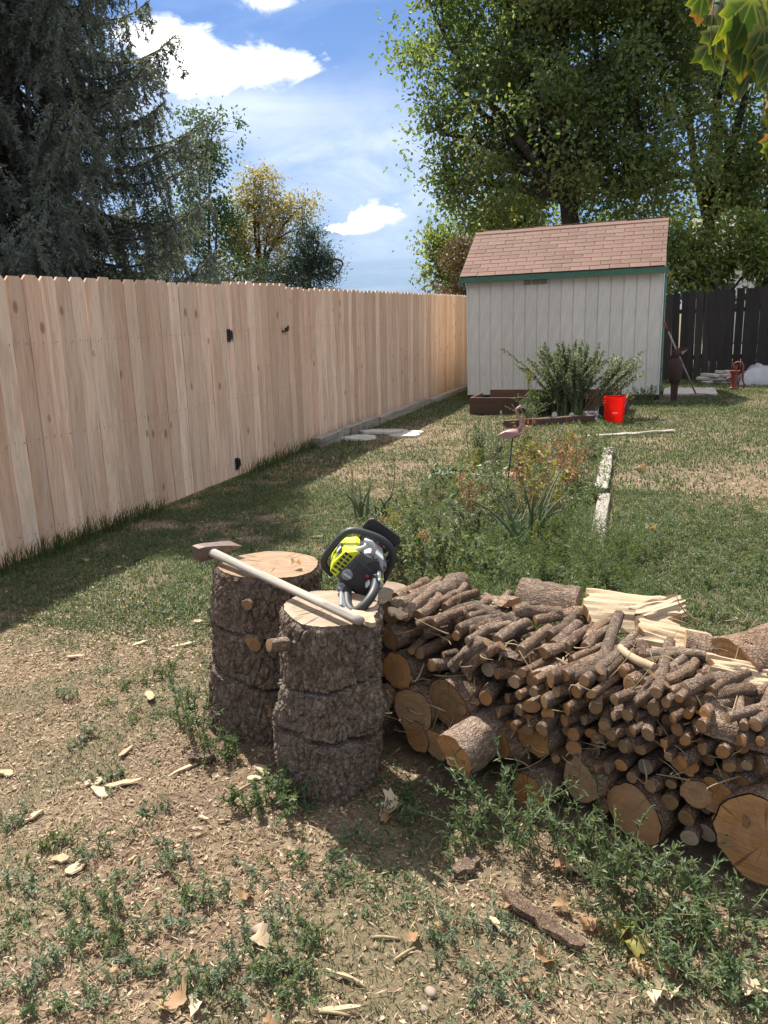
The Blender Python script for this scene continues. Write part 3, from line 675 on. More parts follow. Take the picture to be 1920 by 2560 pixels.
# ------------------------------------------------------------------ dark fence behind the shed
DY = 16.70
dm = [picket_mesh(40+i, M['dark_picket'], 1.72, .137) for i in range(5)]
dfence = empty('dark_fence', (0, DY, 0)); tag(dfence, 'old near-black picket fence with light showing through its gaps', 'fence')
x = -3.95
while x < 4.6:
    t = float(rng.normal(.012, .006))
    share('picket', dm[int(rng.integers(5))], dfence, Matrix.Translation((x, 0, rng.normal(0, .012)+.012*(x))) @ Matrix.Rotation(-pi/2, 4, 'Z') @ Matrix.Rotation(t, 4, 'X'))
    x += .1385+abs(rng.normal(0, .0030))+(rng.random() < .15)*.004
for zr in (1.35, .45): MB().box((.3, .036, zr), (8.6, .036, .085)).build('rail', M['dark_picket'], dfence)
for xx in (-3.9, -1.5, .9, 3.3): MB().box((xx, .10, .85), (.09, .09, 1.75)).build('post', M['dark_picket'], dfence)

# ------------------------------------------------------------------ shed
SX0, SX1, SY0, SY1 = -3.37, -.235, 13.15, 15.31
EZ, RZ, RY = 2.075, 2.88, 14.23; OVY = SY0-.12
shed = empty('garden_shed', ((SX0+SX1)/2, (SY0+SY1)/2, 0)); tag(shed, 'off-white garden shed with brown shingle roof and green trim', 'shed')
SO = np.array([(SX0+SX1)/2, (SY0+SY1)/2, 0])
def sb(name, c, size, mat, parent=shed, bev=.003, off=True):
    return MB().box(np.array(c)-SO, size, bev=bev).build(name, mat, parent)
slope = (RZ-EZ)/(RY-OVY); roofz = lambda y: EZ+slope*(min(y, 2*RY-y)-OVY)
wallf = MB().box(np.array([(SX0+SX1)/2, SY0+.02, 1.06])-SO, (SX1-SX0-.02, .02, 1.96)).build('front_wall', M['paint_white'], shed)
nb = 16; bw = (SX1-SX0)/nb
for i in range(nb):
    xc = SX0+bw*(i+.5); r0 = rng.normal(0, .0012)
    MB().box((0, 0, 0), (bw-.011, .012, 1.93+rng.normal(0, .006)), bev=.003).build('siding_board', M['paint_white'], wallf, loc=tuple(np.array([xc, SY0+.004+r0, 1.055])-SO))
def gable(X, sgn, nm):
    poly = [(SY0+.01, .09), (SY1-.01, .09), (SY1-.01, roofz(SY1)-.03), (RY, RZ-.04), (SY0+.01, roofz(SY0)-.03)]
    b = MB(); P2 = [(a-SO[1], c) for a, c in poly]; b.prism(P2, X-sgn*.03-SO[0], X-sgn*.012-SO[0], 0); wall = b.build(nm, M['paint_white'], shed)
    n = 10; wd = (SY1-SY0)/n
    for i in range(n):
        a, c = SY0+wd*i+.006, SY0+wd*(i+1)-.006
        pts = [(a-SO[1], .09), (c-SO[1], .09), (c-SO[1], roofz(c)-.035)] + ([(RY-SO[1], RZ-.04)] if a < RY < c else []) + [(a-SO[1], roofz(a)-.035)]
        MB().prism(pts, X-sgn*.0119-SO[0], X+sgn*.001-SO[0], 0).build('siding_board', M['paint_white'], wall)
    return wall
gable(SX1, 1, 'gable_wall'); gable(SX0, -1, 'gable_wall')
MB().box(np.array([(SX0+SX1)/2, SY1-.02, 1.06])-SO, (SX1-SX0-.02, .03, 1.9)).build('back_wall', M['paint_white'], shed)
sb('corner_trim', (SX1+.010, SY0+.035, 1.05), (.016, .085, 1.94), M['trim_white'])
sb('corner_trim', (SX0-.010, SY0+.035, 1.05), (.016, .085, 1.94), M['trim_white'])
door = sb('door', (SX1+.016, 14.02, 1.02), (.024, .86, 1.82), M['paint_white'])
for yy in (13.52, 14.52): sb('door_trim', (SX1+.020, yy, 1.03), (.036, .085, 1.90), M['paint_green'])
sb('door_trim', (SX1+.020, 14.02, 1.99), (.036, .92, .08), M['paint_green'])
for zz in (.45, 1.55): MB().box(np.array([SX1+.034, 13.68, zz])-SO, (.012, .20, .035)).build('door_hinge', M['black_metal'], door)
for yy in (SY0+.1, SY1-.1): sb('skid', ((SX0+SX1)/2, yy, .045), (SX1-SX0+.06, .12, .09), M['rust_wood'], bev=.006)
fas = sb('fascia', ((SX0+SX1)/2-.03, OVY+.012, EZ-.056), (SX1-SX0+.17, .022, .096), M['paint_green'])
XL = at_y(1151, 697, OVY)[0]; XR = at_y(1662, 661, OVY)[0]
for X in (XL+.03, XR-.03):
    for (a, c) in ((OVY+.03, RY), (RY, 2*RY-OVY)):
        b = MB(); b.prism([(a-SO[1], roofz(a)-.13), (c-SO[1], roofz(c)-.13), (c-SO[1], roofz(c)-.02), (a-SO[1], roofz(a)-.02)], X-.011-SO[0], X+.011-SO[0], 0); b.build('rake_board', M['paint_green'], shed)
deck = MB()
for s in (1, -1):
    a = (OVY if s == 1 else 2*RY-OVY); nrm = np.array([0, -slope*s, 1])/sqrt(1+slope**2)
    deck.prism([(a-SO[1], EZ-.012), (RY-SO[1], RZ-.012), (RY-SO[1], RZ), (a-SO[1], EZ)] if s == 1 else [(RY-SO[1], RZ-.012), (a-SO[1], EZ-.012), (a-SO[1], EZ), (RY-SO[1], RZ)], XL-SO[0], XR-SO[0], 0)
roof = deck.build('roof', M['rust_wood'], shed)
Ls = sqrt((RY-OVY)**2+(RZ-EZ)**2); sang = atan2(RZ-EZ, RY-OVY)
tabw = .305; NR = 12; ex = Ls/NR
def tab_mesh(wd, ln, nm):
    b = MB(); b.box((0, ln/2, .0035), (wd-.007, ln, .006), bev=.002); return make_mesh(nm, np.concatenate(b.V), b.F, M['shingle'])
tm = tab_mesh(tabw, ex+.045, 'shingle'); half = {}
for s in (1, -1):
    for rw in range(NR):
        x = XL-.01-(rw % 2)*tabw/2 - rng.uniform(0, .02)
        while x < XR-.01:
            a, c = max(x, XL-.012), min(x+tabw, XR+.012)
            if c-a > .03:
                sc = (c-a-.007)/(tabw-.007)
                yv = rw*ex-.012
                B = Matrix.Translation(Vector((0, (OVY if s == 1 else 2*RY-OVY), EZ))-Vector((0, SO[1], 0))) @ (Matrix.Identity(4) if s == 1 else Matrix.Rotation(pi, 4, 'Z')) @ Matrix.Rotation(sang, 4, 'X')
                xx = (a+c)/2-SO[0]
                L_ = Matrix.Translation(((xx if s == 1 else -xx), yv+rng.normal(0, .003), .008+rng.uniform(0, .0015))) @ Matrix.Rotation(-.035+rng.normal(0, .005), 4, 'X') @ Matrix.Rotation(rng.normal(0, .004), 4, 'Z') @ Matrix.Diagonal((sc, 1, 1, 1))
                share('shingle', tm, roof, B @ L_)
            x += tabw
cap = MB()
for s in (1, -1): cap.box((0, -s*.06, 0), (XR-XL+.02, .13, .006), M=Matrix.Translation((np.array([(XL+XR)/2, RY, RZ+.022])-SO)) @ Matrix.Rotation(sang*s, 4, 'X'))
cap.build('ridge_cap', M['shingle'], roof)
for (a, c) in ((1310, 1327), (1331, 1347), (1350, 1367)):
    p = at_y((a+c)/2, 709, SY0); wv = (c-a)/FPX*13.6
    v = MB().box(np.array([p[0], SY0-.004, 1.935])-SO, (wv, .012, .075)).build('vent', M['vent'], shed)
    for zz in (-.022, 0, .022): MB().box(np.array([p[0], SY0-.012, 1.935+zz])-SO, (wv-.012, .008, .010), M=None).build('vent_slat', M['vent'], v)

# ------------------------------------------------------------------ raised planter before the shed
pb = empty('raised_planter', (-1.72, 11.6, 0)); tag(pb, 'dark brown board raised planter against the white shed', 'planter')
for (c, s) in (((-.52, -.35, .125), (1.26, .035, .25)), ((.62, -.35, .125), (1.0, .035, .22)), ((0, .38, .15), (2.0, .035, .30)), ((-1.13, .015, .125), (.035, .69, .25)), ((1.10, .015, .125), (.035, .69, .22))):
    MB().box(c, s, bev=.004).build('board', M['brown_board'], pb)
ps = MB().box((0, .015, .08), (2.2, .68, .16)); ps.build('soil', M['ground'], pb)
# ------------------------------------------------------------------ pale house beyond the dark fence
hp = at_y(1884, 720, 33); house = empty('house', (hp[0]+1.0, 33, 0)); tag(house, 'pale house glimpsed through the trees beyond the dark fence', 'house')
MB().box((0, 3, 1.6), (6.2, 6, 3.2)).build('wall', M['house_wall'], house)
b = MB(); b.prism([(-.5, 3.2), (3, 5.0), (6.5, 3.2)], -3.4, 3.4, 0); b.build('roof', M['house_roof'], house)
for xx in (-2.0, -.6, 1.0, 2.2):
    wn = MB().box((xx, -.02, 1.7), (.8, .06, 1.2)).build('window', M['trim_white'], house); MB().box((xx, -.06, 1.7), (.66, .02, 1.06)).build('pane', M['glass'], wn)
# ------------------------------------------------------------------ small things around the shed
bp = ground(1535, 1056); bk = empty('bucket', (bp[0], bp[1], gz1(*bp[:2])-.004)); tag(bk, 'bright red plastic bucket with wire handle on the grass', 'bucket')
def lathe(prof, n=28):
    th = np.linspace(0, 2*pi, n, endpoint=False); V = []; F = []
    for (r, z) in prof: V += [(r*cos(t), r*sin(t), z) for t in th]
    for i in range(len(prof)-1):
        for j in range(n): a = i*n+j; b = i*n+(j+1) % n; F.append((a, b, b+n, a+n))
    return np.array(V), F
k = .93
prof = [(0.001, .004), (.128*k, .004), (.130*k, .0), (.131*k, .012), (.146*k, .285*k), (.152*k, .287*k), (.152*k, .293*k), (.147*k, .296*k), (.148*k, .318*k), (.154*k, .320*k), (.154*k, .326*k), (.149*k, .329*k), (.150*k, .358*k), (.157*k, .361*k), (.157*k, .370*k), (.148*k, .370*k), (.146*k, .30*k), (.127*k, .012), (.001, .010)]
V, F = lathe(prof, 36); mesh_obj('body', V, F, M['bucket'], bk, smooth=False)
hb = MB(); th = np.linspace(0, pi, 14); hb.tube([(.160*k*cos(t), -.075*sin(t)-.0, .325*k-.165*sin(t)) for t in th], .0022, 6); hb.build('handle', M['wire'], bk, smooth=True)
ear = MB(); ear.box((.157*k, 0, .325*k), (.012, .03, .03), bev=.004); ear.box((-.157*k, 0, .325*k), (.012, .03, .03), bev=.004); ear.build('handle_ears', M['bucket'], bk)
lb = MB(); 
for i, (a, wd) in enumerate(((-.020, .020), (.004, .016), (.022, .012))): lb.box((a+.02, -.1405*k-.003, .155*k), (wd, .003, .011))
lb.build('printed_label', M['label_white'], bk)
for i, (px, py) in enumerate(((1386, 1046), (1429, 1048))):
    p = ground(px, py); b = MB(); t = np.linspace(0, pi, 8); b.prism([(-.035, -.02), (.035, -.02)]+[(.035*cos(a), .06+.035*sin(a)) for a in t], -.004, .004, 1)
    tag(b.build('plant_marker', M['label_white'], loc=(p[0], p[1], gz1(*p[:2]))), 'small white rounded plant marker stuck in the bed under the shrub', 'plant marker', 'plant markers in the shrub bed')
def crumple(name, px, py, w_, h_, seed, label, mat='foil'):
    r = np.random.default_rng(seed); n = 7; p = ground(px, py); U_, V_ = np.meshgrid(np.linspace(-.5, .5, n), np.linspace(0, 1, n)); z = r.normal(0, .12, (n, n))
    P = np.column_stack([U_.ravel()*w_, z.ravel()*w_*.6+V_.ravel()*h_*.25, V_.ravel()*h_]); k = np.array([[i*n+j, i*n+j+1, (i+1)*n+j+1, (i+1)*n+j] for i in range(n-1) for j in range(n-1)])
    B = P+np.array([0, .006, 0]); V2 = np.concatenate([P, B]); F2 = [tuple(f) for f in k]+[tuple(f[::-1]+n*n) for f in k]
    edge = [(i, i+1) for i in range(n-1)]+[(n*n-n+i+1, n*n-n+i) for i in range(n-1)]+[((i+1)*n, i*n) for i in range(n-1)]+[(i*n+n-1, (i+1)*n+n-1) for i in range(n-1)]
    F2 += [(b_, a_, a_+n*n, b_+n*n) for a_, b_ in edge]
    o = mesh_obj(name, V2, F2, M[mat], loc=(p[0], p[1], gz1(*p[:2])-.01)); tag(o, label, 'metal scrap'); return o
crumple('metal_flashing', 1475, 1052, .20, .14, 3, 'crumpled dull metal flashing at the end of the dark bed timber')
crumple('metal_flashing', 1491, 1040, .06, .24, 5, 'narrow upright strip of bent metal beside the red bucket')
# rake leaning on the shed corner
top = np.array([SX1+.045, 13.22, 0]); tz = at_y(1655, 806, 13.22)[2]; top[2] = tz; bot = np.array([.36, 13.62, .03])
rk = empty('garden_rake', tuple(bot)); tag(rk, 'bow rake with pale wooden handle leaning on the shed corner', 'rake'); d = top-bot
MB().tube([d*.10, d*.5, d*.88], .0135, 8).build('handle', M['axe_handle'], rk, True)
MB().tube([d*.88, d*.94, d], [.016, .0165, .016], 8).build('grip', M['pump_red'], rk, True)
MB().tube([d*.02, d*.06, d*.12], [.010, .014, .017], 8).build('socket', M['pump_red'], rk, True)
hd = MB(); sd = unit(np.array([.85, .45, 0])); fw = np.array([.03, -.05, 0])
for s in (-1, 1): hd.tube(curve(d*.02, sd*s*.17+np.array([.06, -.16, .012]), sd*s*.06, 7), .006, 6)
hd.tube([sd*-.19+np.array([.06, -.16, .012]), sd*.19+np.array([.06, -.16, .012])], .008, 6); hd.build('head', M['axe_steel'], rk, True)
for i in range(14):
    q = sd*(-.18+.36*i/13)+np.array([.06, -.16, .012]); MB().tube([q, q+np.array([.0, -.02, -.045])], [.004, .002], 5).build('tine', M['axe_steel'], rk)
# carved bird post
bpz = ground(1679, 1002); bd = empty('bird_statue', (bpz[0]+.03, bpz[1], gz1(*bpz[:2]))); tag(bd, 'dark wooden bird statue on a post beside the rake', 'statue')
def slab_shape(poly, th, name, mat, parent, rz=0.0):
    b = MB(); b.prism(poly, -th/2, th/2, 1); o = b.build(name, mat, parent); o.rotation_euler = (0, 0, rz); return o
for s in (-1, 1): slab_shape([(s*.022-.023, -.03), (s*.022+.023, -.03), (s*.03+.032, .36), (s*.03-.032, .36)], .05, 'leg', M['rust_wood'], bd)
V, F = lathe([(.02, .26), (.075, .30), (.105, .40), (.112, .52), (.10, .62), (.07, .665), (.045, .69)], 16); V[:, 1] *= .62; mesh_obj('body', V, F, M['rust_wood'], bd, True)
V, F = lathe([(.045, .685), (.062, .72), (.068, .77), (.055, .81), (.02, .83), (.001, .832)], 14); V[:, 1] *= .8; mesh_obj('head', V, F, M['rust_wood'], bd, True)
b = MB(); b.prism([(.03, .775), (.20, .826), (.21, .84), (.03, .84)], -.02, .02, 1); b.build('bill', M['rust_wood'], bd)
b = MB(); b.prism([(.09, .735), (.18, .824), (.06, .79)], -.014, .014, 1); b.build('pouch', M['pink'], bd)
# concrete slab at the shed door
o = MB().box((0, 0, 0), (.85, .95, .07), bev=.01).build('door_slab', M['concrete'], loc=(SX1+.50, 14.25, .005)); tag(o, 'pale concrete slab on the ground outside the shed door', 'slab')
# hand pump
pp = ground(1834, 974); pu = empty('hand_pump', (pp[0], pp[1], gz1(*pp[:2])-.005)); tag(pu, 'small red iron hand pump standing on the grass', 'pump')
V, F = lathe([(.001, 0), (.075, 0), (.075, .05), (.055, .06), (.050, .10), (.052, .20), (.062, .28), (.085, .33), (.088, .345), (.001, .345)], 18); mesh_obj('body', V, F, M['pump_red'], pu)
b = MB(); b.tube([(.02, 0, .33), (.02, 0, .44)], .016, 8); b.tube([(-.02, 0, .33), (-.02, 0, .46)], .008, 8); b.build('rod', M['pump_red'], pu, True)
b = MB(); b.tube([(-.03, 0, .46), (.03, -.0, .49), (.09, 0, .485), (.125, 0, .42), (.13, 0, .30), (.135, 0, .18), (.165, 0, .10), (.165, 0, .03)], [.014, .016, .018, .018, .016, .015, .014, .012], 8); b.build('handle', M['pump_red'], pu, True)
b = MB(); b.tube([(-.05, 0, .22), (-.11, -.02, .21), (-.125, -.025, .17)], [.022, .02, .018], 8); b.build('spout', M['pump_red'], pu, True)
# tarp-covered heap
n = 40; U_, V_ = np.meshgrid(np.linspace(0, 1, n), np.linspace(0, 1, n)); x_ = 1.12+U_*1.9; y_ = 15.55+V_*.9
e = np.clip(np.minimum(np.minimum(U_, 1-U_)*7, np.minimum(V_, 1-V_)*3.2), 0, 1); e = np.sqrt(e)
q = np.column_stack([x_.ravel(), y_.ravel()]); z_ = e.ravel()*.36 + (n2(q, 4, 3, 77)-.5)*.20*e.ravel() + np.abs(n2(q*np.array([1.6, .7]), 7, 3, 78)-.5)*.16*e.ravel() - .05
k = np.array([[i*n+j, i*n+j+1, (i+1)*n+j+1, (i+1)*n+j] for i in range(n-1) for j in range(n-1)])
tag(mesh_obj('tarp_heap', np.column_stack([q, z_]), k, M['tarp'], smooth=True), 'low heap under a crumpled pale plastic sheet by the dark fence', 'tarp')
def rock(name, c, s, seed, mat, n=10, flat=True):
    r = np.random.default_rng(seed); V = []; F = []
    th = np.linspace(0, 2*pi, n, endpoint=False); rad = 1+r.normal(0, .13, n)
    for (z, kk) in ((-.5, .86), (-.32, 1.0), (.32, .97), (.5, .82)): V += [(s[0]*.5*rad[j]*kk*cos(t), s[1]*.5*rad[j]*kk*sin(t), z*s[2]+r.normal(0, .02)*s[2]) for j, t in enumerate(th)]
    for i in range(3):
        for j in range(n): a = i*n+j; b = i*n+(j+1) % n; F.append((a, b, b+n, a+n))
    F += [list(range(n))[::-1], list(range(3*n, 4*n))]; o = mesh_obj(name, np.array(V), F, M[mat], loc=tuple(c)); o.rotation_euler = (r.normal(0, .04), r.normal(0, .04), r.uniform(0, 6)); return o
def cobble(name, c, s, seed, mat, n=12, m=7):
    r = np.random.default_rng(seed); T, Pn = np.meshgrid(np.linspace(0, 2*pi, n, endpoint=False), np.linspace(.02, pi-.02, m)); D = np.column_stack([(np.sin(Pn)*np.cos(T)).ravel(), (np.sin(Pn)*np.sin(T)).ravel(), np.cos(Pn).ravel()]); D = D*(.8+.45*fbm(D*1.3+seed, 2, seed))[:, None]*np.array(s)/2
    F = [(i*n+j, (i+1)*n+j, (i+1)*n+(j+1) % n, i*n+(j+1) % n) for i in range(m-1) for j in range(n)]+[list(range(n)), list(range((m-1)*n, m*n))[::-1]]
    o = mesh_obj(name, D, F, M[mat], smooth=True, loc=tuple(c)); o.rotation_euler = (0, 0, r.uniform(0, 6)); return o
for i, (px, py, z, sx_, sy_) in enumerate(((1765, 948, .03, .34, .24), (1790, 948, .03, .30, .25), (1815, 948, .03, .30, .22), (1768, 942, .095, .36, .22), (1800, 942, .095, .42, .26), (1775, 936, .155, .5, .2), (1812, 936, .155, .34, .22), (1803, 930, .21, .24, .2), (1822, 930, .21, .2, .16))):
    c = at_y(px, py, 15.95); tag(rock('flagstone', (c[0], 15.95+.05*(i % 2), z), (sx_, sy_, .062), 60+i, 'flagstone'), 'flat grey stone in the low stack by the red pump', 'stone', 'flat stones stacked by the pump')
for i, (px, py, s) in enumerate(((905, 1095, .5), (960, 1080, .6), (1010, 1090, .45), (1030, 1085, .35))):
    p = ground(px, py); tag(rock('paving_stone', (p[0], p[1], gz1(*p[:2])+.006), (s, s*.8, .045), 80+i, 'flagstone', 12), 'flat pale paving stone sunk in the grass near the fence timbers', 'stone', 'paving stones sunk in the grass')
# flamingo on a stake
fp = ground(1268, 1262); fl = empty('flamingo_ornament', (fp[0], fp[1], gz1(*fp[:2]))); tag(fl, 'faded pink flamingo garden ornament on a thin black stake', 'ornament')
right = np.array([cos(YAW), sin(YAW), 0]); Zz = lambda py: float(at_y(1268, py, fp[1])[2])
sc = FPX/ (np.linalg.norm(fp-CAM)*.99)
def fpt(px, py, dpt=0.0): return right*((px-1268)/sc) + np.array([0, 0, Zz(py)-gz1(*fp[:2])]) + np.array([0, dpt, 0])
MB().tube([fpt(1266, 1275), fpt(1272, 1180), fpt(1281, 1095)], .006, 6).build('stake', M['solar'], fl, True)
MB().box(fpt(1280, 1238, -.03), (.05, .035, .09), bev=.01).build('solar_cell', M['solar'], fl)
c = fpt(1278, 1085); V, F = lathe([(.001, -.095), (.02, -.08), (.044, -.03), (.050, .01), (.042, .045), (.02, .07), (.001, .078)], 16)
R_ = np.column_stack([np.array([0, 1.0, 0]), np.cross(right, [0, 1.0, 0]), right]); V = V @ R_.T; V[:, 2] *= .8; mesh_obj('body', V+c, F, M['pink'], fl, True)
for s in (-1, 1):
    b = MB(); b.prism([(-.10, .0), (-.04, .024), (.025, .02), (.04, -.008), (.0, -.034), (-.045, -.028)], -.006, .006, 1); o = b.build('wing', M['pink'], fl); o.location = tuple(c+np.array([0, s*.043, .0])); o.rotation_euler = (0, 0, YAW)
nk = [fpt(1294, 1082), fpt(1303, 1065), fpt(1299, 1048), fpt(1290, 1035), fpt(1290, 1024), fpt(1298, 1018)]
MB().tube(nk, [.020, .014, .011, .010, .010, .012], 8).build('neck', M['pink'], fl, True)
V, F = lathe([(.001, -.019), (.012, -.011), (.015, 0), (.011, .012), (.001, .019)], 10); mesh_obj('head', V+fpt(1299, 1020), F, M['pink'], fl, True)
MB().tube([fpt(1303, 1021), fpt(1309, 1027), fpt(1309, 1036)], [.013, .011, .003], 8).build('beak', M['solar'], fl, True)
# bricks and pale stones in the flower bed
for i, (px, py, rz) in enumerate(((1285, 1200, .2), (1265, 1192, -.3))):
    p = ground(px, py); b = MB(); b.box((0, 0, 0), (.20, .095, .06), bev=.006); o = b.build('brick', M['brick'], loc=(p[0], p[1], gz1(*p[:2])+.025)); o.rotation_euler = (0, .03, rz); tag(o, 'terracotta brick lying in the weedy flower bed by the flamingo stake', 'brick', 'bricks in the flower bed')
for i, (px, py, s) in enumerate(((1345, 1165, .13), (1415, 1190, .12), (1320, 1290, .10), (1192, 1195, .08), (1405, 1260, .08), (1370, 1162, .10), (1060, 1232, .08), (1420, 1178, .10))):
    p = ground(px, py); tag(cobble('garden_stone', (p[0], p[1], gz1(*p[:2])+.02), (s, s*.8, s*.6), 120+i, 'flagstone'), 'pale rounded stone among the weeds of the flower bed', 'stone', 'pale stones in the flower bed')
# ------------------------------------------------------------------ upright log sections
def bark_disp(P, seed, amp=.0095, cell=36.0):
    """plated bark relief for points on a log surface (metres)"""
    q = P*np.array([1, 1, .46])*cell; q = q + 0.9*(np.column_stack([vnoise(q*.8, seed+1), vnoise(q*.8+9, seed+2), vnoise(q*.8+4, seed+3)])-.5)
    f1, f2, idv = worley(q, seed); gap = sstep(f2-f1, .01, .20)
    return amp*(gap*(.55+.9*idv) - .35) + amp*1.3*(fbm(P*9, 3, seed+7)-.5) + amp*.5*(fbm(P*90, 2, seed+8)-.5)
def stump(name, base, top_c, r0, r1, h, seed, label, kerfs=(), flares=(), topmat='cut_pale', n=320, m=260, tilt=(0, 0)):
    e = empty(name, (base[0], base[1], 0)); tag(e, label, 'log'); lean = np.array([top_c[0]-base[0], top_c[1]-base[1]])
    th = np.linspace(0, 2*pi, n, endpoint=False); zz = np.linspace(-.04, h, m); T, Zg = np.meshgrid(th, zz); T = T.ravel(); Zg = Zg.ravel()
    t = np.clip(Zg/h, 0, 1); R = r0*(1-t)+r1*t
    R = R*(1+.035*np.sin(2*T+seed)+.025*np.sin(3*T+2*seed)+.02*np.sin(5*T+Zg*6))
    for (a, z, wa, wz, amt) in flares:
        da = (T-a+pi) % (2*pi)-pi; R = R+amt*np.exp(-(da/wa)**2-((Zg-z)/wz)**2)
    ks_ = sorted(k_[0] for k_ in kerfs)
    for i_, z_ in enumerate(ks_):
        kk_ = [k_ for k_ in kerfs if k_[0] == z_][0]; da = (T-kk_[1]+pi) % (2*pi)-pi; R = R+np.where(Zg < z_+kk_[4]*da*.05, (.012, .007)[i_ % 2], 0.0)*(1+.5*np.sin(T*2+seed+i_))
    C3 = np.column_stack([R*np.cos(T), R*np.sin(T), Zg]); R = R+(bark_disp(C3, seed)+.5*bark_disp(C3*1.9+3, seed+20, .006))*(1-.72*sstep(Zg, h-.022, h-.004))
    wood = np.zeros(len(R))
    for (z, a, wa, depth, tl, th_) in kerfs:
        da = (T-a+pi) % (2*pi)-pi; zc = z+tl*da*.05+.004*np.sin(T*7); inside = (np.abs(Zg-zc) < th_)*(np.abs(da) < wa); R = np.where(inside, np.minimum(R, (r0*(1-t)+r1*t)-depth*sstep(wa-np.abs(da), 0, .35)-.004), R); wood = np.maximum(wood, inside*1.0)
    rim = sstep(Zg, h-.02, h); R = R - rim*.004
    ztop = tilt[0]*R*np.cos(T)+tilt[1]*R*np.sin(T); Zg2 = Zg+ztop*t*t
    V = np.column_stack([R*np.cos(T)+lean[0]*t, R*np.sin(T)+lean[1]*t, Zg2])
    I, J = np.meshgrid(np.arange(m-1), np.arange(n), indexing='ij'); a = (I*n+J).ravel(); b = (I*n+(J+1) % n).ravel(); F = np.stack([a, b, b+n, a+n], 1)
    mesh_obj('bark', V, F, M['bark_stump'], e, smooth=True)
    # sawn top: polar grid out to the bark ring
    rim_v = V[(m-1)*n:]; ctr = np.array([lean[0], lean[1], h]); K = 9; tv = []
    for i in range(K+1):
        s = i/K; tv.append(ctr+(rim_v-ctr)*s*.985)
    tv = np.concatenate(tv); tv[:, 2] = h+tilt[0]*(tv[:, 0]-lean[0])+tilt[1]*(tv[:, 1]-lean[1])-.001+.0035*(n2(tv[:, :2], 25, 3, seed)-.5)
    I, J = np.meshgrid(np.arange(K), np.arange(n), indexing='ij'); a = (I*n+J).ravel(); b = (I*n+(J+1) % n).ravel(); F = np.stack([a, a+n, b+n, b], 1)
    o = mesh_obj('cut_face', tv-ctr-np.array([.02, .03, 0]), F, M[topmat], e, smooth=True); o.location = tuple(ctr+np.array([.02, .03, 0]))
    return e, lean
def cyl_log(name, ln, r0, r1, seed, n=16, m=14, amp=.006, barkm='bark', endm='cut_orange', bend=.0, ends=(1, 1), parent=None, slant=0.0):
    """log along local +Z with bark mesh and sawn ends; ends at z=0 and z=ln"""
    r = np.random.default_rng(seed); th = np.linspace(0, 2*pi, n, endpoint=False); zz = np.linspace(0, ln, m); T, Zg = np.meshgrid(th, zz); T = T.ravel(); Zg = Zg.ravel(); t = Zg/ln
    R = (r0*(1-t)+r1*t)*(1+.05*np.sin(2*T+seed)+.03*np.sin(3*T+seed*2)); P = np.column_stack([R*np.cos(T), R*np.sin(T), Zg])
    rr = np.hypot(P[:, 0], P[:, 1]); dd = amp*2.2*(fbm(P*28+seed, 3, seed)-.5)
    if amp > .004: dd = dd+bark_disp(P+seed, seed, amp, 34)
    kn = r.integers(1, 5) if r0 < .05 else 0
    for _ in range(kn):
        a, z = r.uniform(0, 2*pi), r.uniform(.1, .9)*ln; da = (T-a+pi) % (2*pi)-pi; dd = dd+r0*.5*np.exp(-(da/.5)**2-((Zg-z)/(r0*.7))**2)
    P[:, 0] += np.cos(T)*dd; P[:, 1] += np.sin(T)*dd; bx = bend*4*t*(1-t); P[:, 0] += bx; P[:, 2] += slant*P[:, 0]*(1-t)
    I, J = np.meshgrid(np.arange(m-1), np.arange(n), indexing='ij'); a = (I*n+J).ravel(); b = (I*n+(J+1) % n).ravel(); F = np.stack([a, b, b+n, a+n], 1)
    o = mesh_obj(name, P, F, M[barkm], parent, smooth=True)
    for e, sgn in ((0, -1), (1, 1)):
        if not ends[e]: continue
        rim = P[:n] if e == 0 else P[-n:]; c = rim.mean(0); V = np.concatenate([[c], c+(rim-c)*.55, c+(rim-c)*.97]); V[:, 2] += sgn*.0015
        V[n+1:, 2] -= sgn*.001
        Fe = [(0, 1+(j+1) % n, 1+j) for j in range(n)]+[(1+j, 1+(j+1) % n, n+1+(j+1) % n, n+1+j) for j in range(n)]
        Fe = [f if sgn < 0 else f[::-1] for f in Fe]
        mesh_obj('cut_end', V, Fe, M[endm], o)
    return o
def stub(parent, pos, dirv, ln, r_, seed, endm='cut_brown'):
    o = cyl_log('branch_stub', ln, r_*1.15, r_, seed, 14, 8, .003, 'bark_small', endm, ends=(0, 1), parent=parent); o.matrix_local = frameM(pos, dirv); return o
toC = unit(np.array([1.02, -2.0, 0])); angC = atan2(toC[1], toC[0])        # from the logs towards the camera
FA = lambda d: angC+d
sF, lF = stump('log_section', (-1.025, 2.04), (-.975, 2.035), .156, .157, .60, 3, 'upright bark-covered log with two saw cuts and the axe handle end on it',
    kerfs=((.385, FA(.1), 1.9, .022, .3, .006), (.205, FA(.2), 1.25, .030, -.55, .013)), flares=((FA(-1.15), .27, .30, .06, .028), (FA(1.1), .27, .35, .07, .025), (FA(-.35), .245, .22, .05, .018), (FA(-1.2), .15, .4, .05, .02)), topmat='cut_grey', tilt=(-.04, -.02))
sB, lB = stump('log_section', (-1.395, 2.28), (-1.345, 2.31), .176, .185, .625, 8, 'upright bark-covered log with a clean pale top under the axe head',
    kerfs=((.395, FA(.2), 1.5, .024, -.4, .007), (.215, FA(.1), 1.6, .026, -.6, .009)), flares=((FA(-1.25), .47, .3, .07, .02), (FA(-1.3), .02, 1.2, .08, .012)), topmat='cut_pale', tilt=(-.02, -.05))
def on(base, lean, h, ang, z, r_): return (r_*cos(ang)+lean[0]*z/h, r_*sin(ang)+lean[1]*z/h, z)
dirA = lambda a, up=0.0: np.array([cos(a), sin(a), up])
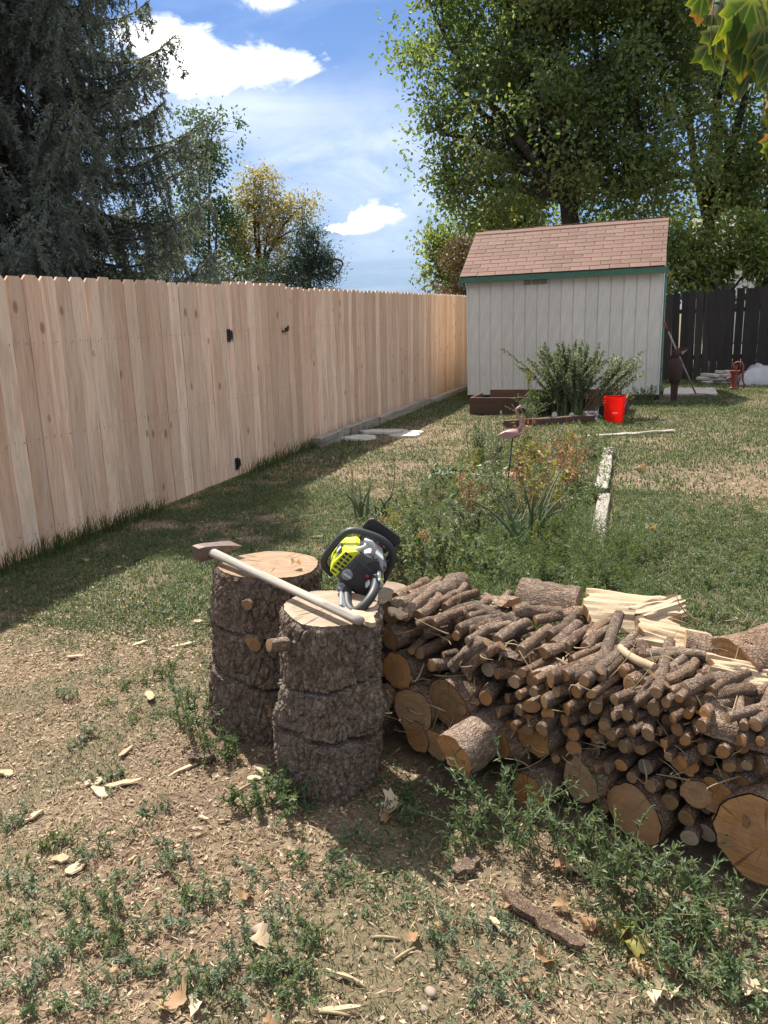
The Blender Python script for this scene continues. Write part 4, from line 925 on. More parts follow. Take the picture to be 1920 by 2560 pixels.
for (a, z, ln, rr_, sd_, up) in ((FA(-1.05), .52, .07, .020, 31, .2), (FA(.35), .10, .035, .020, 32, .1), (FA(-.12), .055, .03, .022, 33, 0), (FA(-.42), .235, .03, .012, 34, -.6)):
    stub(sF, on(0, lF, .60, a, z, .150), dirA(a, up), ln, rr_, sd_)
for (a, z, ln, rr_, sd_, up) in ((FA(-.30), .545, .045, .018, 35, .1), (FA(-.2), .40, .03, .024, 36, 0), (FA(.1), .15, .028, .027, 37, 0)):
    stub(sB, on(0, lB, .625, a, z, .172), dirA(a, up), ln, rr_, sd_)
s3, l3 = stump('log_section', (-1.0, 2.43), (-1.0, 2.44), .15, .14, .50, 13, 'rough bark-covered log under the chainsaw behind the two upright logs', topmat='cut_grey', n=120, m=110)
# wood chip wedge under the axe handle end, dry leaf scraps on the log top
def chipmesh(L_, W_, T_, seed, n=7):
    r = np.random.default_rng(seed); xs = np.linspace(-.5, .5, n); up = []; w1 = .5*(1-.5*np.abs(xs*2)**4)*(1+r.normal(0, .22, n)); w2 = .5*(1-.7*np.abs(xs*2)**3)*(1+r.normal(0, .22, n)); bd = r.normal(0, .12)
    V = []
    for i, x in enumerate(xs):
        zc = bd*(x*2)**2*L_*.25
        V += [(x*L_, -w1[i]*W_, zc), (x*L_, w2[i]*W_, zc+r.normal(0, .1)*T_), (x*L_, w2[i]*W_*.9, zc+T_), (x*L_, -w1[i]*W_*.85, zc+T_*(1+r.normal(0, .25)))]
    F = []
    for i in range(n-1):
        for j in range(4): a = i*4+j; b = i*4+(j+1) % 4; F.append((a, a+4, b+4, b))
    F += [(0, 1, 2, 3), (n*4-1, n*4-2, n*4-3, n*4-4)]; return np.array(V), F
def rotz_loc(o, loc, rx=0, ry=0, rz=0): o.location = tuple(loc); o.rotation_euler = (rx, ry, rz); return o
V, F = chipmesh(.11, .045, .012, 4); p = ground(918, 1560, .595); tag(rotz_loc(mesh_obj('wood_wedge', V, F, M['split']), (p[0]-.02, p[1]+.01, .607), 0, .1, -.5), 'split wood wedge lying on the grey log top under the axe handle end', 'wood wedge')
V, F = chipmesh(.07, .05, .010, 9); p = ground(960, 1535, .56); tag(rotz_loc(mesh_obj('wood_wedge', V, F, M['split']), (p[0], p[1]+.12, .515), .3, .3, .5), 'pale chip lying under the chainsaw rear handle', 'wood wedge')

# ------------------------------------------------------------------ axe
a0 = ground(515, 1354, .70); a1 = ground(902, 1549, .633); a0[2] = .668; a1[2] = .628
ax = empty('axe', tuple(a1)); tag(ax, 'long axe with weathered grey handle laid across the two upright logs', 'axe'); d = a0-a1; dn = unit(d)
LD = float(np.linalg.norm(d)); pts = [(0, 0, LD*q_+.0) for q_ in (0, .03, .1, .4, .7, .92, 1.0)]; hnd = MB().tube(pts, [.0115, .0140, .0125, .0125, .013, .0145, .015], 14, flat=1.28).build('handle', M['axe_handle'], ax, True); hnd.matrix_local = frameM((0, 0, 0), d)
sv = unit(np.cross(dn, [0, 0, 1.0])); uv = np.cross(sv, dn)
Mh = Matrix(((dn[0], sv[0], uv[0], d[0]*.985), (dn[1], sv[1], uv[1], d[1]*.985), (dn[2], sv[2], uv[2], d[2]*.985), (0, 0, 0, 1)))
hb = MB(); prof = [(-.030, .026), (.030, .026), (.036, .0), (.030, -.05), (.040, -.10), (.044, -.125), (-.044, -.125), (-.040, -.10), (-.026, -.05), (-.036, .0)]
top_ = []; hv = []
# head: poll on one side of the eye, blade on the other, thinning to the edge
sect = [(-.052, .024, .026), (-.03, .025, .027), (0, .027, .024), (.035, .028, .018), (.075, .034, .011), (.108, .042, .0035), (.116, .043, .0015)]
for (s, hw, ht) in sect: hv += [(-hw, s, -ht), (hw, s, -ht), (hw, s, ht), (-hw, s, ht)]
F = [(0, 1, 2, 3), (27, 26, 25, 24)]
for i in range(6):
    for j in range(4): a = i*4+j; b = i*4+(j+1) % 4; F.append((a, a+4, b+4, b))
hv = np.array(hv); hv = hv @ Matrix.Rotation(radians(8), 3, 'X').to_4x4().to_3x3().transposed() if False else hv
V = hv @ np.array(Mh)[:3, :3].T + np.array(Mh)[:3, 3]; mesh_obj('head', V, F, M['axe_steel'], ax)
wd = MB(); wd.box((.022, 0, 0), (.016, .022, .034), M=Mh, bev=.003); wd.build('wedge', M['axe_handle'], ax)

# ------------------------------------------------------------------ chainsaw (local X right, Y forward, Z up, seen from behind)
sp = np.array([-.955, 2.24, .66]); cs = empty('chainsaw', tuple(sp)); tag(cs, 'lime, grey and black chainsaw propped on the rough log behind the upright logs', 'chainsaw')
heading = YAW - atan2(915-960, FPX) 
cs.rotation_mode = 'XYZ'
cs.matrix_world = Matrix.Translation(sp) @ Matrix.Rotation(heading, 4, 'Z') @ Matrix.Rotation(radians(6), 4, 'X') @ Matrix.Rotation(radians(40), 4, 'Y') @ Matrix.Scale(1.0, 4)
def sbx(name, c, s, mat, bev=.006, parent=cs, rot=None):
    b = MB(); Mx = Matrix.Translation(c) @ (Matrix.Rotation(rot[0], 4, rot[1]) if rot else Matrix.Identity(4)); b.box((0, 0, 0), s, bev=bev, M=Mx); return b.build(name, M[mat], parent)
body = sbx('engine_body', (.005, .02, -.005), (.115, .17, .115), 'saw_black', .014)
b = MB(); b.prism([(-.062, -.052), (.040, -.052), (.052, -.02), (.045, .058), (-.005, .074), (-.052, .060)], -.055, .10, 1); b.build('rear_housing', M['saw_dark'], cs)
b = MB(); b.prism([(-.040, .060), (-.010, .088), (.030, .085), (.050, .058), (.050, .030), (-.035, .030)], -.035, .11, 1); b.build('top_cover', M['saw_grey'], cs)
b = MB(); b.prism([(-.018, .030), (.012, .079), (.022, .074), (.045, .040), (.030, .020)], -.062, -.030, 1); b.build('cover_inset', M['saw_black'], cs)
sbx('muffler_cover', (.050, .035, .035), (.035, .10, .06), 'saw_mid', .008); 
for i in range(4): sbx('vent_slot', (.050-.010+.007*i, -.0165, .060), (.0035, .004, .008), 'saw_black', 0)
# lime starter housing with slots
st = MB(); st.prism([(-.060, -.055), (-.052, -.062), (-.050, .062), (-.062, .058), (-.092, .030), (-.098, -.02), (-.088, -.05)], -.045, .085, 1); st = st.build('starter_housing', M['saw_lime'], cs)
for i in range(5):
    for j in range(2):
        b = MB(); b.box((0, 0, 0), (.013, .006, .0095)); o = b.build('cooling_slot', M['saw_black'], st); o.location = (-.067-.016*j, -.0435, -.026+.0145*i)
for i in range(3): b = MB(); b.box((0, 0, 0), (.02, .005, .005)); o = b.build('cooling_slot', M['saw_black'], st); o.location = (-.078, -.0435, -.043+i*.0)
for i in range(4): b = MB(); b.box((0, 0, 0), (.004, .010, .045)); o = b.build('cooling_slot', M['saw_black'], st); o.location = (-.0955, -.02+.022*i, 0)
sbx('side_label', (-.0985, .03, .01), (.003, .05, .02), 'label_white', 0, st)
# starter grip and cord
b = MB(); b.tube([(-.058, -.025, .055), (-.050, -.045, .085), (-.046, -.05, .105)], [.012, .008, .009], 8); b.tube([(-.068, -.05, .108), (-.046, -.052, .113), (-.020, -.045, .100), (-.008, -.035, .07)], [.007, .010, .009, .007], 8); b.build('starter_grip', M['saw_grey'], cs, True)
# front handle bar: a loop round the body
pts = [(-.052, .045, -.088), (-.092, .045, -.080), (-.110, .045, -.055), (-.114, .045, .0), (-.112, .045, .042), (-.098, .045, .078), (-.055, .045, .100), (.003, .045, .114), (.050, .045, .106), (.078, .045, .080), (.092, .045, .036), (.102, .045, -.015), (.098, .046, -.045), (.07, .046, -.075)]
t = np.linspace(0, len(pts)-1, 60); P_ = np.array(pts); i0 = np.clip(t.astype(int), 0, len(pts)-2); f = (t-i0)[:, None]
g_ = lambda i: P_[np.clip(i, 0, len(pts)-1)]
cr = .5*((2*g_(i0))+(-g_(i0-1)+g_(i0+1))*f+(2*g_(i0-1)-5*g_(i0)+4*g_(i0+1)-g_(i0+2))*f**2+(-g_(i0-1)+3*g_(i0)-3*g_(i0+1)+g_(i0+2))*f**3)
MB().tube(cr, .0125, 12).build('front_handle', M['saw_black'], cs, True)
# hand guard in front of the handle
b = MB(); b.prism([(-.060, .088), (.062, .088), (.072, .098), (.072, .132), (.060, .146), (-.052, .146), (-.064, .134), (-.066, .098)], .088, .098, 1); b.build('hand_guard', M['saw_black'], cs)
sbx('guard_arm', (.07, .08, .07), (.012, .03, .09), 'saw_black', .004); sbx('guard_arm', (-.05, .085, .075), (.010, .02, .04), 'saw_black', .003)
wl = sbx('warning_plate', (.002, .070, .086), (.100, .012, .032), 'saw_black', .003)
for i in range(7):
    th = np.linspace(0, 2*pi, 10, endpoint=False); b = MB(); b.add(np.column_stack([.0052*np.cos(th), 0*th, .0052*np.sin(th)]), [range(10)]); o = b.build('warning_symbol', M[('saw_mid', 'saw_blue', 'saw_blue', 'saw_grey', 'saw_red', 'saw_grey', 'saw_mid')[i]], wl); o.location = (-.036+.0135*i, .0628, .094)
for i in range(3): b = MB(); b.box((0, 0, 0), (.075-.012*i, .001, .0018)); o = b.build('warning_text', M['saw_grey'], wl); o.location = (-.005, .0634, .084-.005*i)
# caps
def disc(name, c, r_, h_, mat, axis=(0, -1, 0), parent=cs, n=16):
    V, F = lathe([(.0005, h_), (r_*.8, h_), (r_, h_*.6), (r_, 0)], n); o = mesh_obj(name, V, F, M[mat], parent); o.matrix_local = frameM(c, axis); return o
fc = disc('fuel_cap', (-.040, -.055, -.020), .020, .014, 'saw_mid'); sbx('cap_grip', (0, 0, .016), (.030, .007, .008), 'saw_grey', .002, fc)
fc = disc('oil_cap', (-.028, -.055, -.070), .018, .014, 'saw_mid'); sbx('cap_grip', (0, 0, .016), (.026, .007, .008), 'saw_grey', .002, fc)
disc('choke_knob', (-.018, -.055, .018), .013, .012, 'saw_black'); disc('primer_bulb', (.072, -.045, .012), .012, .010, 'saw_grey')
sbx('stop_switch', (.016, -.064, .016), (.012, .008, .010), 'saw_red', .002); sbx('switch_bezel', (.012, -.058, .02), (.036, .010, .026), 'saw_dark', .003)
# rear handle: D-shaped loop towards the operator
rp = [(.028, -.05, .030), (.036, -.10, .034), (.034, -.17, .018), (.026, -.205, -.02), (.014, -.205, -.055), (.0, -.16, -.068), (-.008, -.09, -.064), (-.006, -.045, -.055)]
P_ = np.array(rp); t = np.linspace(0, len(rp)-1, 36); i0 = np.clip(t.astype(int), 0, len(rp)-2); f = (t-i0)[:, None]; g_ = lambda i: P_[np.clip(i, 0, len(rp)-1)]
cr = .5*((2*g_(i0))+(-g_(i0-1)+g_(i0+1))*f+(2*g_(i0-1)-5*g_(i0)+4*g_(i0+1)-g_(i0+2))*f**2+(-g_(i0-1)+3*g_(i0)-3*g_(i0+1)+g_(i0+2))*f**3)
MB().tube(cr, .0150, 12).build('rear_handle', M['saw_black'], cs, True)
sbx('throttle_lockout', (.036, -.10, .052), (.014, .07, .010), 'saw_grey', .004); sbx('throttle_trigger', (.024, -.095, .006), (.010, .03, .022), 'saw_grey', .004)
sbx('rear_guard', (-.004, -.13, -.072), (.055, .12, .012), 'saw_mid', .004)
# clutch cover and guide bar
b = MB(); b.prism([(-.05, -.07), (.075, -.07), (.085, -.04), (.085, .03), (-.045, .03)], .058, .074, 0); b.build('clutch_cover', M['saw_lime'], cs)
b = MB(); t = np.linspace(-pi/2, pi/2, 8); b.prism([(.07, -.035), (.30, -.031)]+[(.30+.031*cos(a), .031*sin(a)) for a in t]+[(.30, .031), (.07, .035)], .050, .0545, 0); b.build('guide_bar', M['saw_steel'], cs)

# ------------------------------------------------------------------ woodpile
wr = np.random.default_rng(55)
E_U = np.array([PU[0], PU[1], 0]); E_V = np.array([PV[0], PV[1], 0]); PO3 = np.array([PILE_O[0], PILE_O[1], 0]); AX = np.array([sin(radians(27)), cos(radians(27)), 0])
def Htop(u, v):
    base = .475-.03*np.clip(u, 0, 1.2)+.02*np.sin(u*7+1); return base + .10*np.clip(v-.10, 0, .5)*(1-.2*np.clip(u, 0, 1))
def vface(z, u): return .015+.20*max(z, 0)**1.5
def pile_hit(px, py, off=0.0):
    d = unit(ray(px, py)); t = 1.2
    while t < 4.5:
        P = CAM+d*t; q = P-PO3; u, v, z = q@E_U, q@E_V, P[2]
        if v >= vface(z, u)+off and z <= Htop(u, v)-off*.5: return P
        t += .004
    return CAM+d*2.6
Pz = lambda zx, zy: (900+.6148*zx, 1400+.6148*zy)
def px2m(P): return ((P-CAM)@_F)/FPX
LOGS = []
def end_log(zx, zy, ry, ln=.36, endm='cut_orange', barkm='bark', jit=6, label=None, grp=None, name='firewood_log', off=0.0, yaw=0.0, slant=0, pitch=0.0, n=None, cat='log'):
    P = pile_hit(*Pz(zx, zy), off); r_ = ry*.6148*px2m(P); a = radians(27+yaw+wr.normal(0, jit)); dirv = np.array([sin(a), cos(a), pitch+wr.normal(0, .03)])
    if r_ > .05: P[2] = max(P[2], r_*.9)
    big = r_ > .035
    o = cyl_log(name, ln*wr.uniform(.9, 1.08), r_, r_*wr.uniform(.88, 1.05), int(wr.integers(1e6)), n or (26 if big else 12), 18 if big else 12, .0055 if big else .0025, barkm, endm, wr.normal(0, .004), slant=slant)
    o.matrix_world = frameM(P, dirv); LOGS.append((o, r_)); tag(o, label, cat, grp); return o
BL = 'large round log with orange sawn end low in the woodpile'; BG = 'large round logs of the woodpile'
ML = 'medium round log showing its sawn end in the woodpile face'; MG = 'medium logs of the woodpile'
SLb = 'thin bark-covered branch piece showing its sawn end in the woodpile'; SG = 'thin branch pieces of the woodpile'
big = [(215, 615, 92), (362, 590, 108), (150, 452, 80), (312, 755, 60), (702, 715, 86), (895, 905, 94), (1110, 1030, 122), (1365, 950, 62), (1443, 957, 72), (725, 502, 54), (230, 720, 62), (680, 990, 80), (560, 745, 62)]
for (x, y, ry) in big:
    end_log(x, y, ry, .40 if ry > 70 else .36, 'cut_orange' if wr.random() < .8 else 'cut_brown', 'bark', 4, BL, BG, yaw=-4 if x < 500 else 0)
o = end_log(425, 800, 72, .34, 'cut_pale', 'bark', 2, 'large round log with a pale cracked end under the other big rounds', None, pitch=.03, yaw=0, off=.05)
o = end_log(1648, 1150, 200, .40, 'cut_orange', 'bark', 1, 'largest log round of the woodpile with a broad orange sawn face', None, off=-.03, yaw=-6)
o = end_log(120, 220, 50, .36, 'cut_brown', 'bark', 3, 'dark bark-covered log at the woodpile end next to the chainsaw', None, yaw=10)
o = end_log(118, 318, 52, .36, 'cut_brown', 'bark', 3, 'dark log with a greyed end just under the one by the chainsaw', None, yaw=8)
mids = [(1320, 825, 56), (1325, 1050, 35), (1550, 755, 33), (1480, 785, 31), (1330, 735, 30), (1175, 720, 29), (1060, 835, 27), (1160, 840, 34), (870, 765, 33), (740, 545, 33), (510, 560, 34), (520, 445, 33), (790, 655, 27), (1095, 505, 36), (1065, 455, 27), (1285, 615, 36), (1250, 655, 29), (1330, 580, 35), (1410, 600, 30), (1410, 1110, 40), (1500, 1130, 34), (1340, 1130, 36), (1545, 905, 40), (1620, 830, 42), (255, 300, 26), (80, 430, 46), (90, 560, 50), (60, 640, 44), (1260, 985, 36), (1180, 920, 30), (980, 1000, 36), (1470, 880, 36)]
for (x, y, ry) in mids: end_log(x, y, ry, .36, ('cut_orange', 'cut_orange', 'cut_brown', 'cut_brown', 'cut_grey')[int(wr.integers(5))], 'bark', 11, ML, MG, slant=wr.normal(0, .15), off=wr.uniform(-.015, .04))
smalls = [(1360, 680, 22), (1410, 808, 25), (1105, 893, 20), (895, 595, 25), (960, 595, 18), (905, 655, 21), (800, 815, 15), (470, 575, 20), (410, 600, 17), (630, 505, 26), (562, 455, 27), (385, 455, 24), (185, 297, 18), (505, 400, 15), (705, 410, 19), (650, 465, 22), (780, 485, 28), (860, 490, 26), (970, 490, 24), (985, 540, 27), (1045, 565, 23), (1170, 410, 20), (960, 765, 24), (1030, 740, 20), (1080, 780, 22), (1130, 780, 18), (1240, 760, 24), (1010, 690, 26), (1090, 700, 22), (940, 700, 20), (840, 700, 20), (830, 610, 18), (1120, 640, 22), (1200, 600, 20), (680, 580, 18), (600, 560, 16), (560, 620, 18), (600, 690, 24), (630, 630, 20), (440, 480, 18), (300, 430, 20), (340, 400, 18), (240, 380, 20), (210, 360, 18), (430, 340, 16), (470, 360, 15), (390, 310, 18), (330, 330, 16), (600, 420, 20), (920, 560, 20), (880, 820, 24), (1220, 690, 22), (1290, 680, 20), (1440, 700, 24), (1500, 700, 20), (1470, 640, 22), (1390, 740, 20), (1530, 830, 26), (1590, 880, 24), (1580, 990, 26), (1560, 1060, 24), (1450, 1050, 22), (1230, 860, 20), (1270, 900, 20), (1200, 980, 22), (1000, 850, 22), (1010, 920, 18), (950, 850, 18), (1400, 1000, 20), (1640, 760, 26), (1600, 690, 24)]
for (x, y, ry) in smalls: end_log(x+wr.normal(0, 5), y+wr.normal(0, 5), ry*wr.uniform(.85, 1.4), .34, 'cut_brown' if wr.random() < .6 else 'cut_orange', 'bark_small', 17, SLb, SG, 'firewood_stick', cat='stick', slant=wr.normal(0, .35), off=wr.uniform(-.035, .06), pitch=wr.normal(0, .10))
xr = np.random.default_rng(88); placed = []
while len(placed) < 52:
    x = xr.uniform(620, 1640); y = xr.uniform(420+(x-620)*.16, 700+(x-620)*.18)
    if all((x-a_)**2+((y-b_)*1.0)**2 > 46**2 for a_, b_ in placed): placed.append((x, y))
    elif xr.random() < .002: break
for (x, y) in placed: end_log(x, y, xr.uniform(19, 30), .36, 'cut_brown' if xr.random() < .55 else 'cut_orange', 'bark_small', 14, SLb, SG, 'firewood_stick', cat='stick', slant=xr.normal(0, .3), off=-.035-xr.uniform(0, .03), pitch=xr.normal(.03, .07))
# sticks lying over the top: end facing us first
def lay(z0, z1, ry, lift=0.0, endm='cut_brown', barkm='bark_small', label='bark-covered branch piece lying across the top of the woodpile', grp='branch pieces on top of the woodpile', cat='stick', seg=14):
    A = pile_hit(*Pz(*z0)); r_ = ry*.6148*px2m(A); A[2] += r_*.4+lift
    d1 = ray(*Pz(*z1)); q = None
    # far end: ride the pile top, rising gently
    B = pile_hit(*Pz(*z1)); B[2] += r_*.4+lift
    ln = np.linalg.norm(B-A); ln = min(max(ln*.85, .16), .32); o = cyl_log('firewood_stick', ln, r_, r_*.9, int(wr.integers(1e6)), 13, seg, .0034, barkm, endm, float(np.clip(wr.normal(0, .011), -.016, .016))); o.matrix_world = frameM(A, B-A); tag(o, label, cat, grp); return o
lays = [((180, 240), (345, 95), 20), ((235, 240), (300, 180), 19), ((320, 180), (430, 110), 17), ((345, 215), (480, 148), 19), ((335, 250), (470, 200), 17), ((395, 250), (500, 200), 18), ((472, 207), (590, 255), 19), ((440, 255), (560, 215), 17), ((400, 300), (500, 270), 20), ((445, 295), (600, 268), 19), ((480, 310), (620, 275), 18), ((560, 350), (655, 290), 21), ((625, 240), (790, 240), 25), ((710, 268), (800, 255), 18), ((652, 395), (790, 285), 25), ((770, 330), (855, 258), 21), ((790, 372), (905, 265), 20), ((838, 375), (935, 300), 23), ((932, 350), (1012, 268), 24), ((915, 385), (990, 330), 20), ((895, 450), (1080, 375), 26), ((745, 395), (850, 340), 20), ((430, 470), (500, 420), 18), ((375, 455), (450, 400), 19), ((955, 375), (1040, 360), 14), ((1035, 635), (1120, 560), 19), ((1080, 660), (1200, 560), 18), ((1315, 555), (1530, 505), 28), ((1395, 605), (1605, 535), 29), ((1260, 560), (1380, 520), 19), ((1150, 510), (1260, 470), 19), ((1165, 410), (1330, 415), 22), ((1380, 480), (1500, 440), 20), ((1060, 560), (1180, 520), 18), ((1210, 520), (1330, 455), 18), ((270, 210), (390, 140), 16), ((150, 180), (260, 120), 20), ((200, 170), (330, 100), 18), ((560, 225), (690, 195), 16), ((800, 560), (900, 500), 20), ((1000, 480), (1080, 430), 19), ((520, 280), (640, 250), 15), ((300, 280), (400, 240), 17), ((860, 425), (960, 380), 19), ((690, 330), (780, 300), 18), ((1420, 560), (1580, 480), 20), ((1230, 620), (1330, 560), 20), ((1450, 530), (1560, 460), 18), ((230, 280), (330, 250), 17), ((1100, 460), (1200, 430), 16)]
for (a, b_, ry) in lays: lay(a, b_, ry*wr.uniform(1.0, 1.35), wr.uniform(0, .012))
lay((1145, 635), (1345, 415), 24, .03, label='longest branch piece lying slantwise over the woodpile front', grp=None)
lay((1200, 485), (1075, 412), 19, .03, 'cut_pale', 'split', label='pale debarked branch piece on top of the woodpile', grp=None)
# hidden fill so that no daylight shows through the stack
for i in range(46):
    u = wr.uniform(.02, 1.75); z = wr.uniform(.06, .34); P = PO3+E_U*u+E_V*(.10+.2*z+wr.uniform(0, .04)); P[2] = z; r_ = wr.uniform(.03, .06)
    o = cyl_log('firewood_log', .34, r_, r_, 900+i, 14, 8, .0, 'bark', 'cut_brown'); a = radians(27+wr.normal(0, 8)); o.matrix_world = frameM(P, (sin(a), cos(a), wr.normal(0, .04))); tag(o, 'bark-covered log set back between the others deep in the woodpile', 'log', 'logs deep in the woodpile')
# split pieces: a pie slice of a log with bark on the round side
def split_piece(name, ln, r_, a0_, a1_, seed, label, M_, woodm='split', barkm='bark', thick=None):
    r = np.random.default_rng(seed); n = 12; m = 12; th = np.linspace(a0_, a1_, n); zz = np.linspace(0, ln, m); e = bpy.data.objects.new(name, None)
    T, Zg = np.meshgrid(th, zz); T = T.ravel(); Zg = Zg.ravel(); R = r_*(1+.04*np.sin(2*T+seed))*(1-(.0 if thick is None else .35)*(Zg/ln)**1.5)*(1+(.0 if thick is None else .22)*(fbm(np.column_stack([Zg*22, np.sign(T), T*0+seed]), 2, seed)-.5)); P = np.column_stack([R*np.cos(T), R*np.sin(T), Zg]); R = R+bark_disp(P+seed, seed, .007, 30); P = np.column_stack([R*np.cos(T), R*np.sin(T), Zg])
    I, J = np.meshgrid(np.arange(m-1), np.arange(n-1), indexing='ij'); a = (I*n+J).ravel(); F = np.stack([a, a+1, a+1+n, a+n], 1)
    link(e); e.matrix_world = M_; e.empty_display_size = .1
    mesh_obj('bark', P, F, M[barkm], e, True)
    # wood: two rough split faces meeting at the pith line, plus ends
    fv = []; cols = 9; inner = P.reshape(m, n, 3); pith = np.column_stack([np.zeros(m), np.zeros(m), zz])+np.column_stack([r.normal(0, .004, m), r.normal(0, .004, m), np.zeros(m)])
    pc = (np.array([cos((a0_+a1_)/2), sin((a0_+a1_)/2), 0])*r_*(0 if thick is None else max(0, 1-thick)))
    pith = pith+pc
    V = []; Fw = []; b = 0; jag = ln*(.1 if thick is None else .5)
    for side in (0, n-1):
        g = []
        for k_ in range(cols):
            s = k_/(cols-1); row = pith*(1-s)+inner[:, side]*.985*s; rough = (fbm(np.column_stack([np.full(m, s*9), zz*5, np.full(m, side+seed)]), 3, seed)-.5)*.035*r_/.1*sin(pi*min(1, s+.1)); nd = np.array([-sin(th[side]), cos(th[side]), 0]); row = row+nd*rough[:, None]; row[-1, 2] += jag*(vnoise(np.array([[s*5, seed, 1.0]]), seed)[0]-.6)*(1-s*s); row[0, 2] += jag*(vnoise(np.array([[s*5, seed, 4.0]]), seed)[0]-.4)*(1-s*s); g.append(row)
        V.append(np.concatenate(g))
        for k_ in range(cols-1):
            for i in range(m-1): q = (b+k_*m+i, b+k_*m+i+1, b+(k_+1)*m+i+1, b+(k_+1)*m+i); Fw.append(q if side == 0 else q[::-1])
        b += cols*m
    mesh_obj('split_face', np.concatenate(V), Fw, M[woodm], e)
    for i, sg in ((0, -1), (m-1, 1)):
        rim = inner[i]; V = np.concatenate([[pith[i]], rim]); Fe = [(0, j+2, j+1) if sg < 0 else (0, j+1, j+2) for j in range(n-1)]; mesh_obj('cut_end', V, Fe, M['cut_orange' if woodm == 'split_orange' else 'cut_pale'], e)
    tag(e, label, 'split log'); return e
def slab(zx, zy, axis, face_to, ln, wd, th, seed, label, dv=0.0, up=0.0):
    """splintered slab: fibrous split face on one side, bark on the other"""
    r = np.random.default_rng(seed); P = pile_hit(*Pz(zx, zy))+E_V*dv; P[2] += up; a = unit(axis); nf = unit(np.array(face_to, float)-a*(np.array(face_to, float)@a)); e = bpy.data.objects.new('split_log', None); link(e); e.matrix_world = frameM(P, a, nf); e.empty_display_size = .1
    nu, nv = 16, 15; u = np.linspace(-.5, .5, nu); v = np.linspace(-.5, .5, nv); U_, V_ = np.meshgrid(u, v, indexing='ij')
    e0 = .30*(fbm(np.column_stack([v*7, v*0+seed, v*0]), 3, seed)-.5); e1 = .38*(fbm(np.column_stack([v*9, v*0+seed, v*0+5]), 3, seed)-.5)
    Zc = ln*(U_+np.where(U_ > 0, e1[None, :]*(U_*2)**2, e0[None, :]*(U_*2)**2)); we = 1+.25*(fbm(np.column_stack([u*5, u*0+seed, u*0+2]), 2, seed)-.5)[:, None]-.22*(U_+.5)
    Yc = wd*V_*we; fib = (fbm(np.column_stack([V_.ravel()*26, U_.ravel()*2.2, U_.ravel()*0+seed]), 3, seed)-.5).reshape(nu, nv)*.016+(fbm(np.column_stack([V_.ravel()*3, U_.ravel()*1.5, U_.ravel()*0+seed+9]), 2, seed)-.5).reshape(nu, nv)*.03
    X1 = th*.25*(1-(2*V_)**2)+fib; X0 = X1-.004-th*(1-(2*V_)**2*.92)
    top = np.column_stack([X1.ravel(), Yc.ravel(), Zc.ravel()]); bot = np.column_stack([X0.ravel()+bark_disp(np.column_stack([X0.ravel(), Yc.ravel(), Zc.ravel()])+seed, seed, .006), Yc.ravel(), Zc.ravel()])
    q = np.array([[i*nv+j, (i+1)*nv+j, (i+1)*nv+j+1, i*nv+j+1] for i in range(nu-1) for j in range(nv-1)])
    mesh_obj('split_face', top, q[:, ::-1], M['split'], e)
    mesh_obj('bark', bot, q, M['bark'], e, True)
    ring = [j for j in range(nv)]+[i*nv+nv-1 for i in range(1, nu)]+[(nu-1)*nv+j for j in range(nv-2, -1, -1)]+[i*nv for i in range(nu-2, 0, -1)]; k_ = len(ring)
    V2 = np.concatenate([top[ring], bot[ring]]); mesh_obj('split_edge', V2, [(i, (i+1) % k_, k_+(i+1) % k_, k_+i) for i in range(k_)], M['split_orange'], e)
    tag(e, label, 'split log'); return e
def piece(zx, zy, axis, bark_to, ln, r_, half, seed, label, woodm='split', thick=None, dv=0.0, up=0.0):
    """split piece centred near a pile point; bark_to: where its bark side faces"""
    P = pile_hit(*Pz(zx, zy))+E_V*dv; P[2] += up; a = unit(axis); bt = unit(np.array(bark_to, float)-a*(np.array(bark_to, float)@a)); o = P-a*ln/2-bt*r_*(.6 if thick is None else 1-thick*.5)
    return split_piece('split_log', ln, r_, -half, half, seed, label, frameM(o, a, bt), woodm, thick=thick)
ax0 = np.array([E_U[0], E_U[1], .0]); AXV = np.array([AX[0], AX[1], 0]); UPV = np.array([0, 0, 1.0]); TOC = np.array([.2, -1.0, 0])
piece(740, 165, ax0+AXV*.25-UPV*.10, UPV+TOC*.2, .21, .085, 1.25, 5, 'thick split slab with rough bark uppermost on the woodpile', dv=.05, up=.01)
piece(570, 178, AXV*.3-ax0, UPV*.9-TOC*.5, .13, .055, 1.2, 6, 'half round with dark hollowed face among the thin branches', 'split_orange', .6, up=.02)
slab(1075, 275, ax0*.8+AXV*.45-UPV*.06, UPV*1.0+TOC*.55, .27, .19, .05, 7, 'large pale split slab standing out of the woodpile top', dv=.06, up=.035)
slab(1190, 275, ax0*.45+AXV*.85+UPV*.12, UPV*.9+TOC*.5+ax0*.3, .17, .10, .03, 17, 'pale splinter leaning on the large pale slab', dv=.08, up=.03)
slab(1265, 365, ax0*.95+AXV*.3-UPV*.10, UPV*1.0+TOC*.6, .20, .12, .04, 8, 'smaller pale split slab beside the large pale one', dv=.04, up=.02)
piece(1425, 395, ax0+AXV*.35-UPV*.12, UPV+TOC*.25, .17, .075, 1.25, 9, 'split log with scaly grey bark uppermost beside the smaller pale slab', dv=.05, up=.0)
piece(1620, 425, AXV*.9+ax0*.3, UPV*1.0+ax0*.25, .22, .10, 1.35, 10, 'broad half log with brown face resting on the far pile end', 'split_orange', dv=.05, up=.03)
slab(1545, 485, ax0*.8+AXV*.5-UPV*.15, UPV+TOC*.8, .16, .10, .03, 11, 'pale splinter-edged split piece tucked under the broad half log', up=.015)
piece(1560, 675, ax0*1.0+AXV*.1-UPV*.16, UPV*1.0+TOC*.45, .20, .065, 1.0, 12, 'curved bark slab lying over the thin branch ends', 'split_orange', .45, up=.0)
